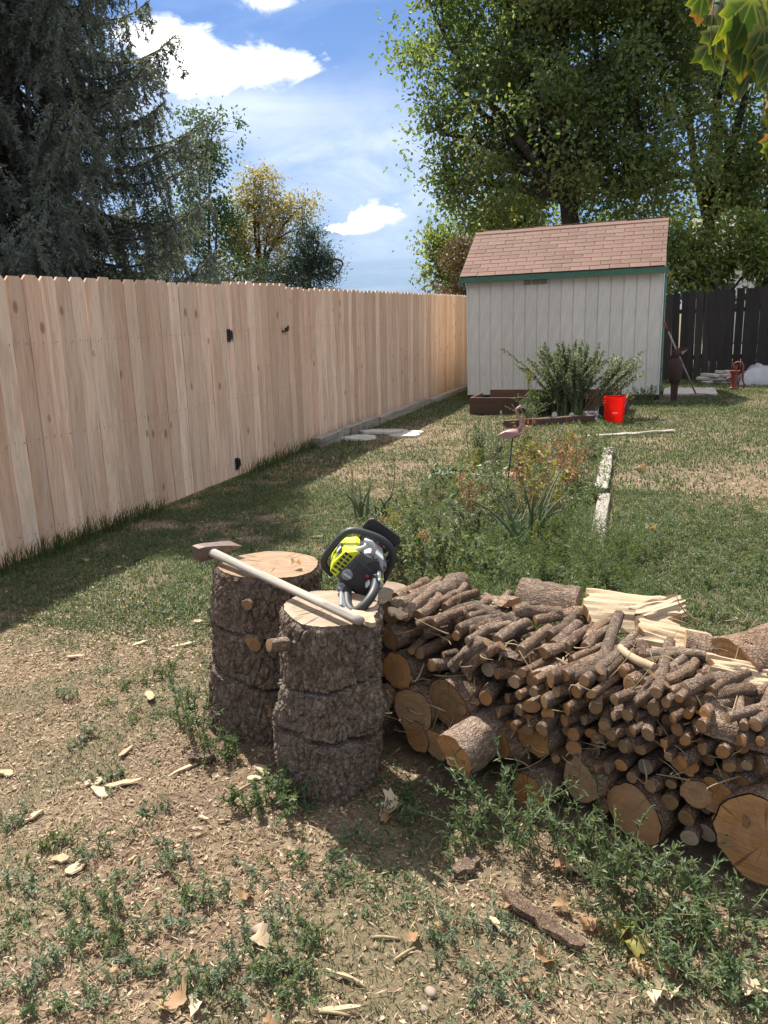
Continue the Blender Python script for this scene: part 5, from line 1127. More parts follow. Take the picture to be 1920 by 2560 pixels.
piece(560, 355, ax0*.9+AXV*.1-UPV*.15, UPV*.8-TOC*.6, .15, .05, 1.2, 13, 'narrow half log lying flat side out among the branch pieces', 'split_orange', .55)
piece(925, 225, ax0*.6+AXV*.9, UPV+ax0*.3, .20, .05, 1.2, 14, 'small split log with bark uppermost beside the large pale slab', dv=.03)
piece(525, 690, AXV-ax0*.1, UPV*.8+ax0*.6, .34, .075, 1.4, 15, 'half log with flat orange face low in the woodpile', 'split_orange')
# loose twigs and bark flakes caught in the pile
tw = MB(); tr = np.random.default_rng(66)
for i in range(150):
    P = pile_hit(*Pz(tr.uniform(60, 1640), tr.uniform(200, 900)), -.005); a = tr.uniform(0, 2*pi); L_ = tr.uniform(.04, .14); D_ = np.array([cos(a), sin(a)*.7, tr.normal(0, .5)]); tw.tube(curve(P, P+D_*L_, tr.normal(0, .015, 3), 5), np.linspace(.0028, .001, 5)*tr.uniform(.6, 1.3), 4)
tag(tw.build('twig_debris', M['stem'], smooth=True), 'thin dry twigs caught all over the woodpile', 'twigs', kind='stuff')
# ------------------------------------------------------------------ plants
def plant_mesh(stems, n_leaf, leafL, leafW, r, t0=.15, spread=.9, clus=1, up=.35):
    """leaves set along stem curves (list of Nx3 arrays); returns kites and randoms"""
    P = []; D = []
    for s in stems:
        k = n_leaf; t = t0+(1-t0)*r.random(k)**.8; x = t*(len(s)-1); i = np.clip(x.astype(int), 0, len(s)-2); f = (x-i)[:, None]
        p = s[i]*(1-f)+s[i+1]*f; tg = unit(s[i+1]-s[i]); d = unit(rdirs(k, r)*spread+tg*up+np.array([0, 0, .15])); P.append(p); D.append(d)
    P = np.concatenate(P); D = np.concatenate(D); Nn = unit(rdirs(len(P), r)*.6+np.array([0, 0, 1.0]))
    L_ = leafL*r.uniform(.55, 1.25, len(P)); V, F = kites(P, D, Nn, L_, L_*leafW, .15, r.uniform(-.1, .3))
    return V, F, np.repeat(np.clip(r.beta(2, 2.2, len(P)), 0, 1), 4)
def stem_curves(n, h, spread, r, base=.02, droop=.1, pts=7, hv=.3):
    out = []
    for _ in range(n):
        a = r.uniform(0, 2*pi); hh = h*r.uniform(1-hv, 1.0+hv*.4); s = spread*abs(r.normal(.5, .35)); b = r.normal(0, base, 2); t = np.linspace(0, 1, pts)
        out.append(np.column_stack([b[0]+cos(a)*s*t**1.5+r.normal(0, .006, pts)*t, b[1]+sin(a)*s*t**1.5+r.normal(0, .006, pts)*t, hh*(t-droop*t*t)]))
    return out
def plant(name, px, py, h, spread, n_stem, n_leaf, leafL, leafW, mat, seed, label, cat='weed', grp=None, stemmat='stem_green', sr=.0022, base=.03, pos=None, droop=.1, t0=.15, hv=.3):
    r = np.random.default_rng(seed); p = ground(px, py) if pos is None else np.array(pos, float); e = empty(name, (p[0], p[1], gz1(p[0], p[1])-.005 if pos is None else p[2]), (0, 0, 0)); tag(e, label, cat, grp)
    st = stem_curves(n_stem, h, spread, r, base, droop, hv=hv); V, F, R_ = plant_mesh(st, n_leaf, leafL, leafW, r, t0); mesh_obj('leaves', V, F, M[mat], e, attrs={'rnd': R_})
    b = MB()
    for s in st: b.tube(s, np.linspace(sr, sr*.4, len(s)), 4, caps=False)
    tag(b.build('stems', M[stemmat], e, True), kind='stuff'); return e
WG = 'leafy weeds at the woodpile foot'
front = [(1190, 2050, .20, .14), (1245, 2080, .30, .18), (1300, 2110, .26, .18), (1360, 2120, .30, .18), (1170, 2110, .18, .16), (1440, 2170, .28, .18), (1500, 2190, .26, .18), (1560, 2230, .30, .2), (1620, 2270, .30, .2), (1700, 2290, .24, .2), (1760, 2330, .24, .22), (1850, 2330, .22, .2), (1590, 2330, .16, .18), (1680, 2400, .12, .15), (1750, 2450, .10, .16), (1850, 2470, .11, .16), (1010, 2040, .10, .10)]
for i, (x, y, h, s) in enumerate(front): plant('weed', x, y, h*.82, s*1.1, 9, 38, .021, .30, 'weed', 200+i, 'bushy green weed with narrow leaves growing in front of the woodpile', grp=WG)
near = [(500, 1850, .20, .10), (475, 1800, .18, .10), (690, 2000, .13, .12), (740, 2030, .10, .12), (640, 2020, .09, .10), (545, 1905, .12, .10)]
for i, (x, y, h, s) in enumerate(near): plant('weed', x, y, h, s, 10, 46, .020, .34, 'weed', 240+i, 'bright green weed tuft growing at the foot of the upright logs', grp='weed tufts by the upright logs')
tuf = [(840, 2200), (890, 2090), (520, 2250), (470, 2240), (410, 2310), (430, 2150), (600, 2210), (150, 2390), (260, 2360), (100, 2530), (60, 2480), (350, 2420), (560, 2430), (640, 2430), (470, 2470), (580, 2400), (740, 2180), (770, 2330), (200, 2260), (320, 2200), (230, 2150), (60, 2200), (40, 2060), (130, 2130), (280, 1950), (220, 1850), (330, 1720), (160, 1750), (420, 1690), (520, 1680), (700, 2440), (1240, 2470), (1290, 2460), (1090, 2360), (1240, 2300), (380, 2050), (760, 2480), (30, 2330), (250, 2480), (180, 2330), (300, 2290), (690, 2290)]
WV = []; WR = []; WS = MB()
def add_weed(P, h, s, ns, nl, lL, lW, r, V_=None, R__=None, droop=.1, base=.015):
    st = [c+P for c in stem_curves(ns, h, s, r, base, droop)]; V, F, R_ = plant_mesh(st, nl, lL, lW, r); WV.append((V, F)); WR.append(R_)
for i, (x, y) in enumerate(tuf):
    r = np.random.default_rng(300+i); p = ground(x, y); plant('weed', x, y, r.uniform(.035, .075), r.uniform(.05, .09), 9, 26, .016, .36, 'bluegrey' if r.random() < .75 else 'weed', 300+i, 'low grey-green weed tuft rooted in the dry needle litter', grp='low weed tufts in the dry litter')
# countless smaller sprigs over the yard
r = np.random.default_rng(77)
P = scatter(11000, -3.9, 1.6, .95, 5.6, r, lambda P: (.10+.6*green_mask(P))*sstep(n2(P, 2.2, 2, 91), .38, .58))
for p in P: add_weed(p, r.uniform(.015, .05), r.uniform(.02, .06), 4, 6, r.uniform(.009, .019), .38, r)
P = scatter(2600, -.45, 2.2, 2.7, 6.0, r, lambda P: .4*green_mask(P))
for p in P: add_weed(p, r.uniform(.05, .12), .05, 4, 12, .022, .3, r)
P = np.column_stack([r.uniform(-2.0, -.5, 420), r.uniform(3.3, 8.2, 420)]); P = np.column_stack([P, gz(P)])
for p in P: add_weed(p, r.uniform(.06, .22), .10, 5, 14, r.uniform(.02, .035), .35, r)
P = np.column_stack([r.uniform(-1.1, -.1, 330), r.uniform(2.75, 4.9, 330)]); P = np.column_stack([P, gz(P)])
for p in P: add_weed(p, r.uniform(.12, .34)*(1 if p[0] > -.75 else .7), .12, 6, 26, .028, .14, r)
V, F = cat_meshes(WV); tag(mesh_obj('ground_weeds', V, F, M['weed'], attrs={'rnd': np.concatenate(WR)}), 'low mixed weeds growing all over the yard', 'weeds', kind='stuff')
# feathery tall weeds beside the edging timber
for i, (x, y, h) in enumerate(((1430, 1420, .36), (1390, 1400, .30), (1460, 1380, .30), (1540, 1440, .26), (1580, 1400, .22), (1440, 1350, .26), (1510, 1490, .24), (1370, 1450, .26), (1470, 1460, .26))):
    plant('feathery_weed', x, y, h, .16, 14, 70, .030, .12, 'weed', 400+i, 'tall feathery green weed beside the half-buried edging timber', grp='feathery weeds by the edging timber')
# onion clumps: round tapering leaves
def onion(px, py, n, h, seed, label):
    r = np.random.default_rng(seed); p = ground(px, py); e = empty('onion_plant', (p[0], p[1], gz1(*p[:2])-.005)); tag(e, label, 'plant')
    for i in range(n):
        a = r.uniform(0, 2*pi); hh = h*r.uniform(.5, 1.05); s = hh*r.uniform(.15, .75); b = r.normal(0, .03, 2); t = np.linspace(0, 1, 8); dr = r.uniform(.0, .35)
        c = np.column_stack([b[0]+cos(a)*s*t**1.6, b[1]+sin(a)*s*t**1.6, hh*(t-dr*t**3)]); V, F = tube(c, np.array([.006, .009, .010, .009, .008, .006, .004, .001])*r.uniform(.7, 1.2), 6, False)
        mesh_obj('leaf', V, F, M['onion'], e, True, attrs={'rnd': np.full(len(V), r.random())})
onion(1330, 1400, 18, .58, 501, 'large onion plant with upright tubular leaves in the flower bed'); onion(1280, 1370, 11, .34, 502, 'onion plant with bent tubular leaves beside the largest onion'); onion(905, 1295, 9, .34, 503, 'sparse onion plant with one tall leaf near the fence side of the bed'); onion(960, 1300, 8, .28, 504, 'short onion clump next to the sparse onion plant')
# broad-leaved plants
def broad(name, px, py, n, L_, seed, label, mat='weed', lift=.35, W=.55):
    r = np.random.default_rng(seed); p = ground(px, py); e = empty(name, (p[0], p[1], gz1(*p[:2]))); tag(e, label, 'plant')
    for i in range(n):
        a = r.uniform(0, 2*pi); ln = L_*r.uniform(.6, 1.1); el_ = r.uniform(.15, 1.1)*lift*2; m = 6; t = np.linspace(0, 1, m); wd = ln*W*np.sin(pi*np.clip(t*.92+.06, 0, 1))**.8*.5
        c = np.column_stack([ln*t*cos(el_*.8), 0*t, ln*(t*sin(el_)-.45*t*t)+.02]); V = np.concatenate([c+np.column_stack([0*t, wd, wd*.25+r.normal(0, .006, m)]), c, c+np.column_stack([0*t, -wd, wd*.25+r.normal(0, .006, m)])])
        F = [(j, j+1, m+j+1, m+j) for j in range(m-1)]+[(m+j, m+j+1, 2*m+j+1, 2*m+j) for j in range(m-1)]
        o = mesh_obj('leaf', V, F, M[mat], e, True, attrs={'rnd': np.full(len(V), r.random())}); o.rotation_euler = (0, 0, a)
broad('broad_leaf_plant', 1165, 1185, 16, .26, 511, 'low plant with large glossy green leaves in the flower bed'); broad('broad_leaf_plant', 1110, 1195, 9, .18, 512, 'small rosette of dull green leaves beside the glossy plant', 'bluegrey'); broad('broad_leaf_plant', 1400, 1195, 10, .20, 513, 'leafy clump by the pale stones next to the edging timber', 'weed')
# drying flower plants with yellow and brown leaves
for i, (x, y, h, m_) in enumerate(((1330, 1280, .55, 'yellow_leaf'), (1300, 1240, .50, 'dry_leaf'), (1370, 1270, .48, 'dry_leaf'), (1400, 1300, .45, 'yellow_leaf'), (1420, 1230, .42, 'dry_leaf'), (1240, 1180, .38, 'weed'), (1200, 1130, .34, 'weed'), (1330, 1160, .36, 'weed'), (1400, 1150, .34, 'bluegrey'))):
    plant('flower_plant', x, y, h, .14, 6, 16, .055, .45, m_, 520+i, ('withering flower plant with %s leaves behind the onions' % {'yellow_leaf': 'yellowing', 'dry_leaf': 'brown curled'}[m_]) if m_ in ('yellow_leaf', 'dry_leaf') else 'green bushy flower plant in the bed around the flamingo', 'plant', 'plants of the flower bed', 'stem', .004)
for i, (x, y, h, s) in enumerate(((1000, 1450, .34, .15), (1050, 1470, .36, .16), (1100, 1450, .30, .14), (990, 1400, .24, .12), (1160, 1460, .28, .14), (1230, 1470, .25, .14))):
    plant('leafy_plant', x, y, h, s, 9, 20, .045, .5, 'weed', 540+i, 'leafy green plant with dark stems just behind the woodpile', 'plant', 'leafy plants behind the woodpile', 'stem', .003)
for i in range(46):
    r = np.random.default_rng(7000+i); x, y = r.uniform(-1.95, -.65), r.uniform(4.1, 8.3); m_ = ('weed', 'bluegrey', 'bluegrey', 'weed', 'yellow_leaf', 'dry_leaf')[int(r.integers(6))]
    plant('bed_plant', 0, 0, r.uniform(.22, .48), r.uniform(.08, .2), int(r.integers(4, 9)), int(r.integers(12, 26)), r.uniform(.03, .06), r.uniform(.2, .5), m_, 7000+i, {'weed': 'green wispy plant growing loosely in the flower bed', 'bluegrey': 'grey-green wispy plant growing loosely in the flower bed', 'yellow_leaf': 'yellowing wispy plant growing loosely in the flower bed', 'dry_leaf': 'brown dried wispy plant in the flower bed'}[m_], 'plant', 'wispy plants of the flower bed', 'stem', .003, pos=(x, y, gz1(x, y)-.005))
for i, (x, y, h) in enumerate(((1245, 1130, .42), (1238, 1140, .34), (1172, 1140, .22), (1310, 1110, .30), (880, 1235, .30), (975, 1250, .34))):
    r = np.random.default_rng(560+i); p = ground(x, y); st = curve((0, 0, 0), (r.normal(0, .03), r.normal(0, .03), h), (r.normal(0, .01), 0, 0), 6); b = MB(); b.tube(st, np.linspace(.006, .004, 6), 6); e = empty('seed_stalk', (p[0], p[1], gz1(*p[:2]))); b.build('stalk', M['stem'], e, True)
    V, F = lathe([(.001, -.02), (.011, -.01), (.013, .01), (.006, .03), (.001, .035)], 8); mesh_obj('seed_head', V+st[-1], F, M['stem'], e, True); tag(e, 'dry upright seed stalk rising from the flower bed', 'plant', 'dry seed stalks')
# shrubs by the shed
plant('grey_shrub', 1430, 1040, 1.02, .60, 100, 170, .046, .40, 'bluegrey', 601, 'large airy grey-green shrub in front of the shed', 'shrub', None, 'stem_green', .006, .12, pos=(-1.36, 11.0, .02), t0=.28, hv=.35)
r = np.random.default_rng(602); e = empty('grey_shrub', (-1.12, 10.95, .02)); tag(e, 'slanting grey-green shrub growing outward beside the bucket', 'shrub')
st = [np.column_stack([np.linspace(0, .55+r.normal(0, .12), 7)+r.normal(0, .03), np.linspace(0, r.normal(0, .2), 7), np.linspace(0, 1, 7)**.9*(.70+r.normal(0, .10))]) for _ in range(34)]
V, F, R_ = plant_mesh(st, 130, .046, .36, r, .42); mesh_obj('leaves', V, F, M['bluegrey'], e, attrs={'rnd': R_}); b = MB()
for s in st: b.tube(s, np.linspace(.006, .002, 7), 4, caps=False)
tag(b.build('stems', M['stem'], e, True), kind='stuff')
plant('low_shrub', 1350, 1050, .30, .28, 40, 50, .03, .16, 'bluegrey', 603, 'low fine-leaved grey mound in the bed behind the dark timber', 'shrub', pos=(-1.85, 10.45, 0))
plant('low_shrub', 1380, 1040, .42, .30, 40, 60, .045, .35, 'weed', 604, 'mid-green leafy bush between the planter and the large shrub', 'shrub', pos=(-1.75, 10.9, 0)); plant('low_shrub', 1395, 1000, .62, .16, 10, 26, .04, .3, 'yellow_leaf', 605, 'thin yellow-flowered stems rising from the planter', 'shrub', pos=(-2.0, 11.35, .15), t0=.6)
for i, (x, y) in enumerate(((1600, 1012), (1625, 1008), (1560, 1025))): plant('low_shrub', x, y, .30, .22, 14, 40, .035, .3, 'weed', 610+i, 'dark low weed clump at the shed corner', 'shrub', 'weed clumps at the shed corner')

# ------------------------------------------------------------------ trees
def leafy_tree(name, base, lobes, n_clus, n_leaf, leafL, mat, seed, label, trunk_r=.2, fork=None, clus_r=.5, leafW=.55, grp=None, limbs=True, vert=.75, thin=.40):
    r = np.random.default_rng(seed); e = empty(name, tuple(base)); tag(e, label, 'tree', grp); base = np.array(base, float)
    lob = np.array([(*c, rad) for c, rad in lobes]); wts = lob[:, 3]**2.2; wts /= wts.sum(); C = []
    for _ in range(n_clus):
        k = r.choice(len(lob), p=wts); d = rdirs(1, r)[0]; C.append(lob[k, :3]+d*lob[k, 3]*r.uniform(.25, 1.0)**.55)
    C = np.array(C); P = []; D = []; cr = clus_r*r.uniform(.5, 1.3, n_clus)
    for c, q in zip(C, cr):
        k = max(6, int(n_leaf*(q/clus_r)**1.5)); o = r.normal(0, 1, (k, 3))*q*.55*np.array([1, 1, vert]); P.append(c+o); D.append(unit(o*.5/q+rdirs(k, r)*.8+np.array([0, 0, -.25])))
    P = np.concatenate(P); D = np.concatenate(D); cl = np.concatenate([np.full(max(6, int(n_leaf*(q/clus_r)**1.5)), r.normal(0, .16)) for q in cr]); kp = fbm(P*(.55/clus_r), 2, seed) > thin; P = P[kp]; D = D[kp]; cl = cl[kp]
    L_ = leafL*r.uniform(.6, 1.3, len(P)); V, F = kites(P-base, D, unit(rdirs(len(P), r)+np.array([0, 0, .6])), L_, L_*leafW, .2)
    mesh_obj('crown', V, F, M[mat], e, attrs={'rnd': np.repeat(np.clip(r.beta(2, 2.4, len(P))+cl, 0, 1), 4)})
    b = MB(); top = C.mean(0); fk = np.array(fork, float) if fork is not None else base+(top-base)*.45
    b.tube(curve(base-base, fk-base, (r.normal(0, .15), 0, 0), 8), np.linspace(trunk_r, trunk_r*.7, 8), 10)
    if limbs:
        mains = []
        for k in range(len(lob)):
            pth = curve(fk-base, lob[k, :3]-base, (r.normal(0, .3), r.normal(0, .3), .3), 9); b.tube(pth, np.linspace(trunk_r*.5, trunk_r*.12, 9), 7); mains.append(pth)
        mp = np.concatenate(mains)
        for c in C[:min(len(C), 260)]:
            q = c-base; j = np.argmin(((mp-q)**2).sum(1)+ (mp[:, 2] > q[2])*.6); s = mp[j]
            b.tube(curve(s, q, (0, 0, r.uniform(-.05, .15)), 5), np.linspace(trunk_r*.10, .006, 5), 5, caps=False)
    b.build('trunk', M['bark_tree'], e, True); return e
def lobpx(lst, Y): return [(at_y(x, y, Y+dy), rad/FPX*Y*1.06) for (x, y, rad, dy) in lst]
# big maple behind the shed
TY = 20.5
lobes = lobpx([(1110, 90, 95, 0), (1190, 60, 130, 1), (1130, 210, 85, 0), (1230, 200, 140, 0), (1100, 335, 85, 0), (1180, 390, 110, -.5), (1240, 330, 130, 1), (1120, 470, 55, 0), (1230, 490, 75, 0), (1340, 120, 150, 0), (1350, 320, 150, -1), (1350, 470, 95, 0), (1480, 60, 170, 0), (1470, 250, 170, 0), (1480, 430, 130, 1), (1610, 120, 160, 0), (1600, 320, 160, -.5), (1600, 480, 100, 0), (1260, -120, 170, 0), (1460, -170, 210, 0), (1680, -120, 200, 0)], TY)
leafy_tree('maple_tree', (at_y(1440, 800, TY)[0], TY, 0), lobes, 760, 150, .135, 'maple_far', 701, 'big dark green maple towering behind the white shed', .30, at_y(1420, 500, TY), .52)
lobes = lobpx([(1720, 60, 130, 0), (1730, 240, 100, 0), (1720, 440, 120, 0), (1860, 60, 120, 0), (1880, 380, 100, 0), (1830, 520, 120, 0), (1920, 520, 120, 0), (2030, 200, 200, 0), (2040, 430, 200, 0), (1760, -110, 160, 0), (1930, -120, 170, 0)], 22.5)
leafy_tree('maple_tree', (at_y(1790, 800, 22.5)[0], 22.5, 0), lobes, 330, 120, .14, 'maple_far', 702, 'second maple with sky showing through beyond the dark fence', .24, at_y(1770, 560, 22.5), .6)
lobes = lobpx([(1700, 600, 60, 0), (1730, 660, 60, 0), (1690, 690, 55, -.5), (1760, 560, 55, 0), (1790, 690, 60, 0), (1850, 620, 70, 0), (1900, 660, 60, 0), (1960, 640, 90, 0)], 19)
leafy_tree('understory_tree', (at_y(1745, 800, 19)[0], 19, 0), lobes, 150, 70, .13, 'light_far', 703, 'young yellow-green tree just over the dark fence', .08, None, .35)
lobes = lobpx([(1280, 520, 60, 0), (1250, 560, 60, 0), (1320, 560, 50, 0), (1230, 600, 50, 0), (1180, 640, 55, 0), (1130, 690, 45, 0), (1110, 610, 40, 0), (1095, 690, 35, 0)], 25)
leafy_tree('background_tree', (at_y(1190, 800, 25)[0], 25, 0), lobes, 130, 90, .16, 'light_far', 704, 'sunlit light green tree between the fence end and the shed roof', .12, None, .5)
lobes = lobpx([(1150, 650, 42, 0), (1135, 700, 45, 0), (1165, 600, 30, 0), (1180, 700, 40, 0)], 23.5)
leafy_tree('brown_conifer', (at_y(1155, 800, 23.5)[0], 23.5, 0), lobes, 90, 120, .10, 'brown_far', 705, 'brown drying conifer beside the shed roof corner', .10, None, .35, .3, limbs=False)
# trees over the fence
lobes = lobpx([(655, 450, 40, 0), (650, 500, 55, 0), (620, 560, 60, 0), (690, 540, 60, 0), (660, 600, 70, 0), (600, 640, 55, 0), (720, 610, 55, 0), (765, 510, 30, 0), (755, 570, 40, 0), (650, 690, 70, 0), (575, 580, 35, 0)], 26)
leafy_tree('yellow_tree', (at_y(655, 800, 26)[0], 26, 0), lobes, 300, 55, .13, 'yellow_far', 706, 'yellow autumn tree standing beyond the plank fence', .14, at_y(655, 690, 26), .42, .5)
lobes = lobpx([(530, 330, 70, 0), (500, 420, 70, 0), (540, 540, 60, 0), (560, 640, 60, 0), (530, 690, 70, 0), (590, 690, 50, -2), (440, 560, 80, 0)], 24)
leafy_tree('background_tree', (at_y(530, 800, 24)[0], 24, 0), lobes, 170, 85, .14, 'green_far', 707, 'green leafy tree half hidden behind the spruce', .14, None, .45)
lobes = lobpx([(770, 570, 28, 0), (785, 610, 35, 0), (760, 640, 45, 0), (810, 660, 38, 0), (780, 690, 55, 0), (720, 690, 50, 0), (830, 700, 30, 0), (690, 680, 35, 0)], 22)
leafy_tree('pine_tree', (at_y(775, 800, 22)[0], 22, 0), lobes, 150, 110, .11, 'pine_far', 708, 'dark blue-green pine in front of the yellow tree', .10, at_y(775, 660, 22), .33, .25)
# ------------------------------------------------------------------ spruce
def spruce(base, height, rad0, seed, label, zmin=1.2, nb=150, face=None):
    r = np.random.default_rng(seed); e = empty('spruce_tree', tuple(base)); tag(e, label, 'tree', None); P = []; D = []; L_ = []; RR = []; wood = MB(); base = np.array(base, float)
    wood.tube([(0, 0, 0), (0, 0, height*.5), (0, 0, height)], [.24, .15, .02], 10)
    for k in range(nb):
        t = (k+r.random())/nb; z = zmin+(height-zmin)*t**1.15; a = k*2.399+r.normal(0, .25); ln = rad0*(1-((z-zmin)/(height-zmin))*.92)*r.uniform(.72, 1.15)+.15
        m = 10; s = np.linspace(0, 1, m); dr = r.uniform(.22, .42); c = np.column_stack([cos(a)*ln*s, sin(a)*ln*s, z-ln*dr*np.sin(s*pi*.62)+ln*.22*s**3])
        wood.tube(c, np.linspace(.035, .008, m), 5, caps=False)
        nbl = int(8+ln*20)
        for j in range(nbl):
            u = .15+.85*(j+r.random())/nbl; x = u*(m-1); i = min(int(x), m-2); f = x-i; p = c[i]*(1-f)+c[i+1]*f; sd = r.choice((-1, 1)); hang = r.uniform(.18, .75)*min(1, ln/1.6)*(1.1-.5*u); side = np.array([-sin(a), cos(a), 0])*sd
            out = np.array([cos(a), sin(a), 0]); q = 6; tt = np.linspace(0, 1, q); sp_ = r.uniform(.05, .32)
            bl = p+np.outer(tt**.7*sp_, side)+np.outer(tt*r.uniform(.0, .18), out)+np.column_stack([0*tt, 0*tt, -hang*tt**1.4])
            nn = int(18+hang*85); w_ = r.random(nn)*(q-1); ii = np.clip(w_.astype(int), 0, q-2); ff = (w_-ii)[:, None]; pp = bl[ii]*(1-ff)+bl[ii+1]*ff; tg = unit(bl[ii+1]-bl[ii])
            P.append(pp); D.append(unit(rdirs(nn, r)*.75+tg*.75)); L_.append(np.full(nn, r.uniform(.05, .085))); RR.append(np.clip(r.normal(.45, .18)+r.normal(0, .15, nn), 0, 1))
        nn = int(60+ln*60); u = r.random(nn)*(m-1); ii = np.clip(u.astype(int), 0, m-2); ff = (u-ii)[:, None]; P.append(c[ii]*(1-ff)+c[ii+1]*ff); D.append(unit(rdirs(nn, r)+unit(c[ii+1]-c[ii])*.6)); L_.append(np.full(nn, .07)); RR.append(r.random(nn))
    P = np.concatenate(P); D = np.concatenate(D); L_ = np.concatenate(L_); V, F = kites(P, D, rdirs(len(P), r), L_, L_*.30, .1); mesh_obj('crown', V, F, M['spruce'], e, attrs={'rnd': np.repeat(np.concatenate(RR), 4)}); wood.build('trunk', M['bark_tree'], e, True); return e
sb_ = at_d(95, 760, 11.0); spruce((sb_[0], sb_[1], 0), 12.6, 3.05, 801, 'tall drooping spruce right behind the new plank fence', nb=300, zmin=.9)
sb2 = at_d(-160, 760, 12.5); spruce((sb2[0], sb2[1], 0), 14.5, 2.6, 802, 'second spruce with hanging boughs beside the tall drooping one', nb=110)
# ------------------------------------------------------------------ near maple bough overhead
def maple_leaf_poly():
    half = [(0, 0), (.12, -.07), (.27, -.10), (.31, .02), (.50, .06), (.46, .18), (.56, .36), (.40, .40), (.33, .50), (.37, .66), (.21, .70), (.11, .84), (0, 1.0)]
    return half
def maple_leaf(L_, seed, curl=.3):
    r = np.random.default_rng(seed); h = maple_leaf_poly(); pts = [(0.0, .32)]+h+[(-x, y) for (x, y) in h[-2:0:-1]]; V = []; 
    inner = [(x*.55, .32+(y-.32)*.55) for (x, y) in pts[1:]]; allp = [pts[0]]+inner+pts[1:]; k = len(inner); ph = r.uniform(0, 6)
    for i, (x, y) in enumerate(allp):
        V.append((x*L_+r.normal(0, .008)*L_, y*L_, L_*(curl*(x*x*1.6-.25*abs(x))+.10*sin(5*y+ph)*(.3+abs(x))-curl*.5*(y-.3)**2)))
    F = [(0, 1+j, 1+(j+1) % k) for j in range(k)]+[(1+j, 1+k+j, 1+k+(j+1) % k, 1+(j+1) % k) for j in range(k)]
    return np.array(V), F, np.array([0]+[.35]*k+[1]*k)
mt = empty('maple_tree', (2.15, 2.4, 0)); tag(mt, 'near maple whose turning leaves hang in from the side overhead', 'tree')
mo = np.array([2.15, 2.4, 0]); b = MB(); b.tube([(0, 0, -.1), (.02, 0, 1.2), (-.02, .02, 2.6), (0, 0, 4.2)], [.13, .11, .09, .05], 12)
tips = [at_d(1790, 40, 1.55), at_d(1890, 330, 1.6), at_d(1850, -120, 1.6)]
for tp in tips: b.tube(curve((0, .0, 2.7), tp+np.array([.0, 0, .12])-mo, (0, 0, .25), 9), np.linspace(.035, .004, 9), 7)
b.build('trunk', M['bark_tree'], mt, True)
lr = np.random.default_rng(77); lp = [(1850, 60, .12, 1.45), (1800, 50, .10, 1.5), (1880, 130, .12, 1.45), (1770, 110, .09, 1.55), (1830, 150, .10, 1.5), (1760, 60, .07, 1.6), (1745, 150, .085, 1.55), (1850, 210, .075, 1.55), (1815, 215, .06, 1.6), (1910, 60, .11, 1.5), (1915, 170, .10, 1.5), (1915, 260, .085, 1.55), (1905, 300, .075, 1.55), (1900, 345, .07, 1.55), (1918, 375, .065, 1.5), (1790, 0, .10, 1.55), (1850, -30, .12, 1.5), (1910, -20, .11, 1.55), (1730, 20, .07, 1.6), (1895, 220, .08, 1.6), (1870, 20, .10, 1.6), (1820, 95, .08, 1.62), (1785, 165, .06, 1.6)]
for k_ in range(16): lp.append((lr.uniform(1900, 2060), lr.uniform(-60, 420), lr.uniform(.07, .12), lr.uniform(1.45, 1.7)))
for i, (x, y, L_, d_) in enumerate(lp):
    r = np.random.default_rng(900+i); V, F, ed = maple_leaf(L_*.85, 900+i, r.uniform(.15, .8)); o = mesh_obj('leaf', V, F, M['maple_near'], mt, True, attrs={'edge': ed}); p = at_d(x+30, y-65*L_/.13, d_)-mo
    hang = unit(np.array([r.normal(0, .35), r.normal(0, .35), -1.0])); nrm = unit(np.array([r.normal(-.2, .7), r.normal(-.6, .6), r.normal(.3, .5)])); yv = hang; zv = unit(nrm-yv*(nrm@yv)); xv = np.cross(yv, zv)
    o.matrix_local = Matrix(((xv[0], yv[0], zv[0], p[0]), (xv[1], yv[1], zv[1], p[1]), (xv[2], yv[2], zv[2], p[2]), (0, 0, 0, 1)))
    tp = min(tips, key=lambda t: np.linalg.norm(t-mo-p)); MB().tube(curve(tp+np.array([0, 0, .12])-mo, p, (0, 0, .03), 5), [.003, .002, .002, .0015, .001], 5).build('twig', M['stem'], mt, True)
# ------------------------------------------------------------------ chips, fallen leaves and odds on the ground
chips = [(218, 1400, .085, .06, .2), (190, 1642, .10, .05, .6), (350, 1610, .09, .035, .5), (375, 1750, .16, .055, -1.1), (460, 1618, .14, .03, .15), (310, 1965, .15, .055, .1), (235, 1960, .07, .06, .4), (250, 1985, .10, .05, -.6), (465, 1930, .17, .022, .8), (315, 1885, .09, .03, 1.2), (85, 2040, .075, .045, 1.0), (15, 1935, .07, .05, -.4), (425, 1552, .04, .03, .4), (790, 1345, .13, .045, -.1), (495, 1560, .06, .05, .3), (500, 1450, .09, .03, -.1), (655, 1930, .12, .04, -.9), (150, 2150, .08, .05, -.2), (190, 2170, .07, .07, .5), (1165, 2175, .10, .05, .8), (640, 1955, .07, .05, .2), (300, 1420, .06, .03, .9), (690, 1310, .08, .03, .3), (600, 1350, .07, .03, -.4), (330, 2148, .04, .012, 1.0), (560, 2055, .05, .015, .1), (450, 2145, .035, .014, 0), (510, 2050, .05, .02, -.6), (1245, 2315, .08, .025, -.9), (850, 2520, .12, .018, -.1), (860, 2440, .12, .012, -.4)]
for i, (x, y, L_, W_, rz) in enumerate(chips):
    V, F = chipmesh(L_*.8, W_*.62, .0045, 1000+i, 5); p = ground(x, y); o = mesh_obj('wood_chip', V, F, M['split']); rotz_loc(o, (p[0], p[1], gz1(*p[:2])+.010), wr.normal(0, .12), wr.normal(0, .12), YAW+rz)
    tag(o, 'long pale split chip lying on the bare soil' if L_ >= .12 else 'short pale wood chip scattered on the yard soil', 'wood chip', 'wood chips on the yard')
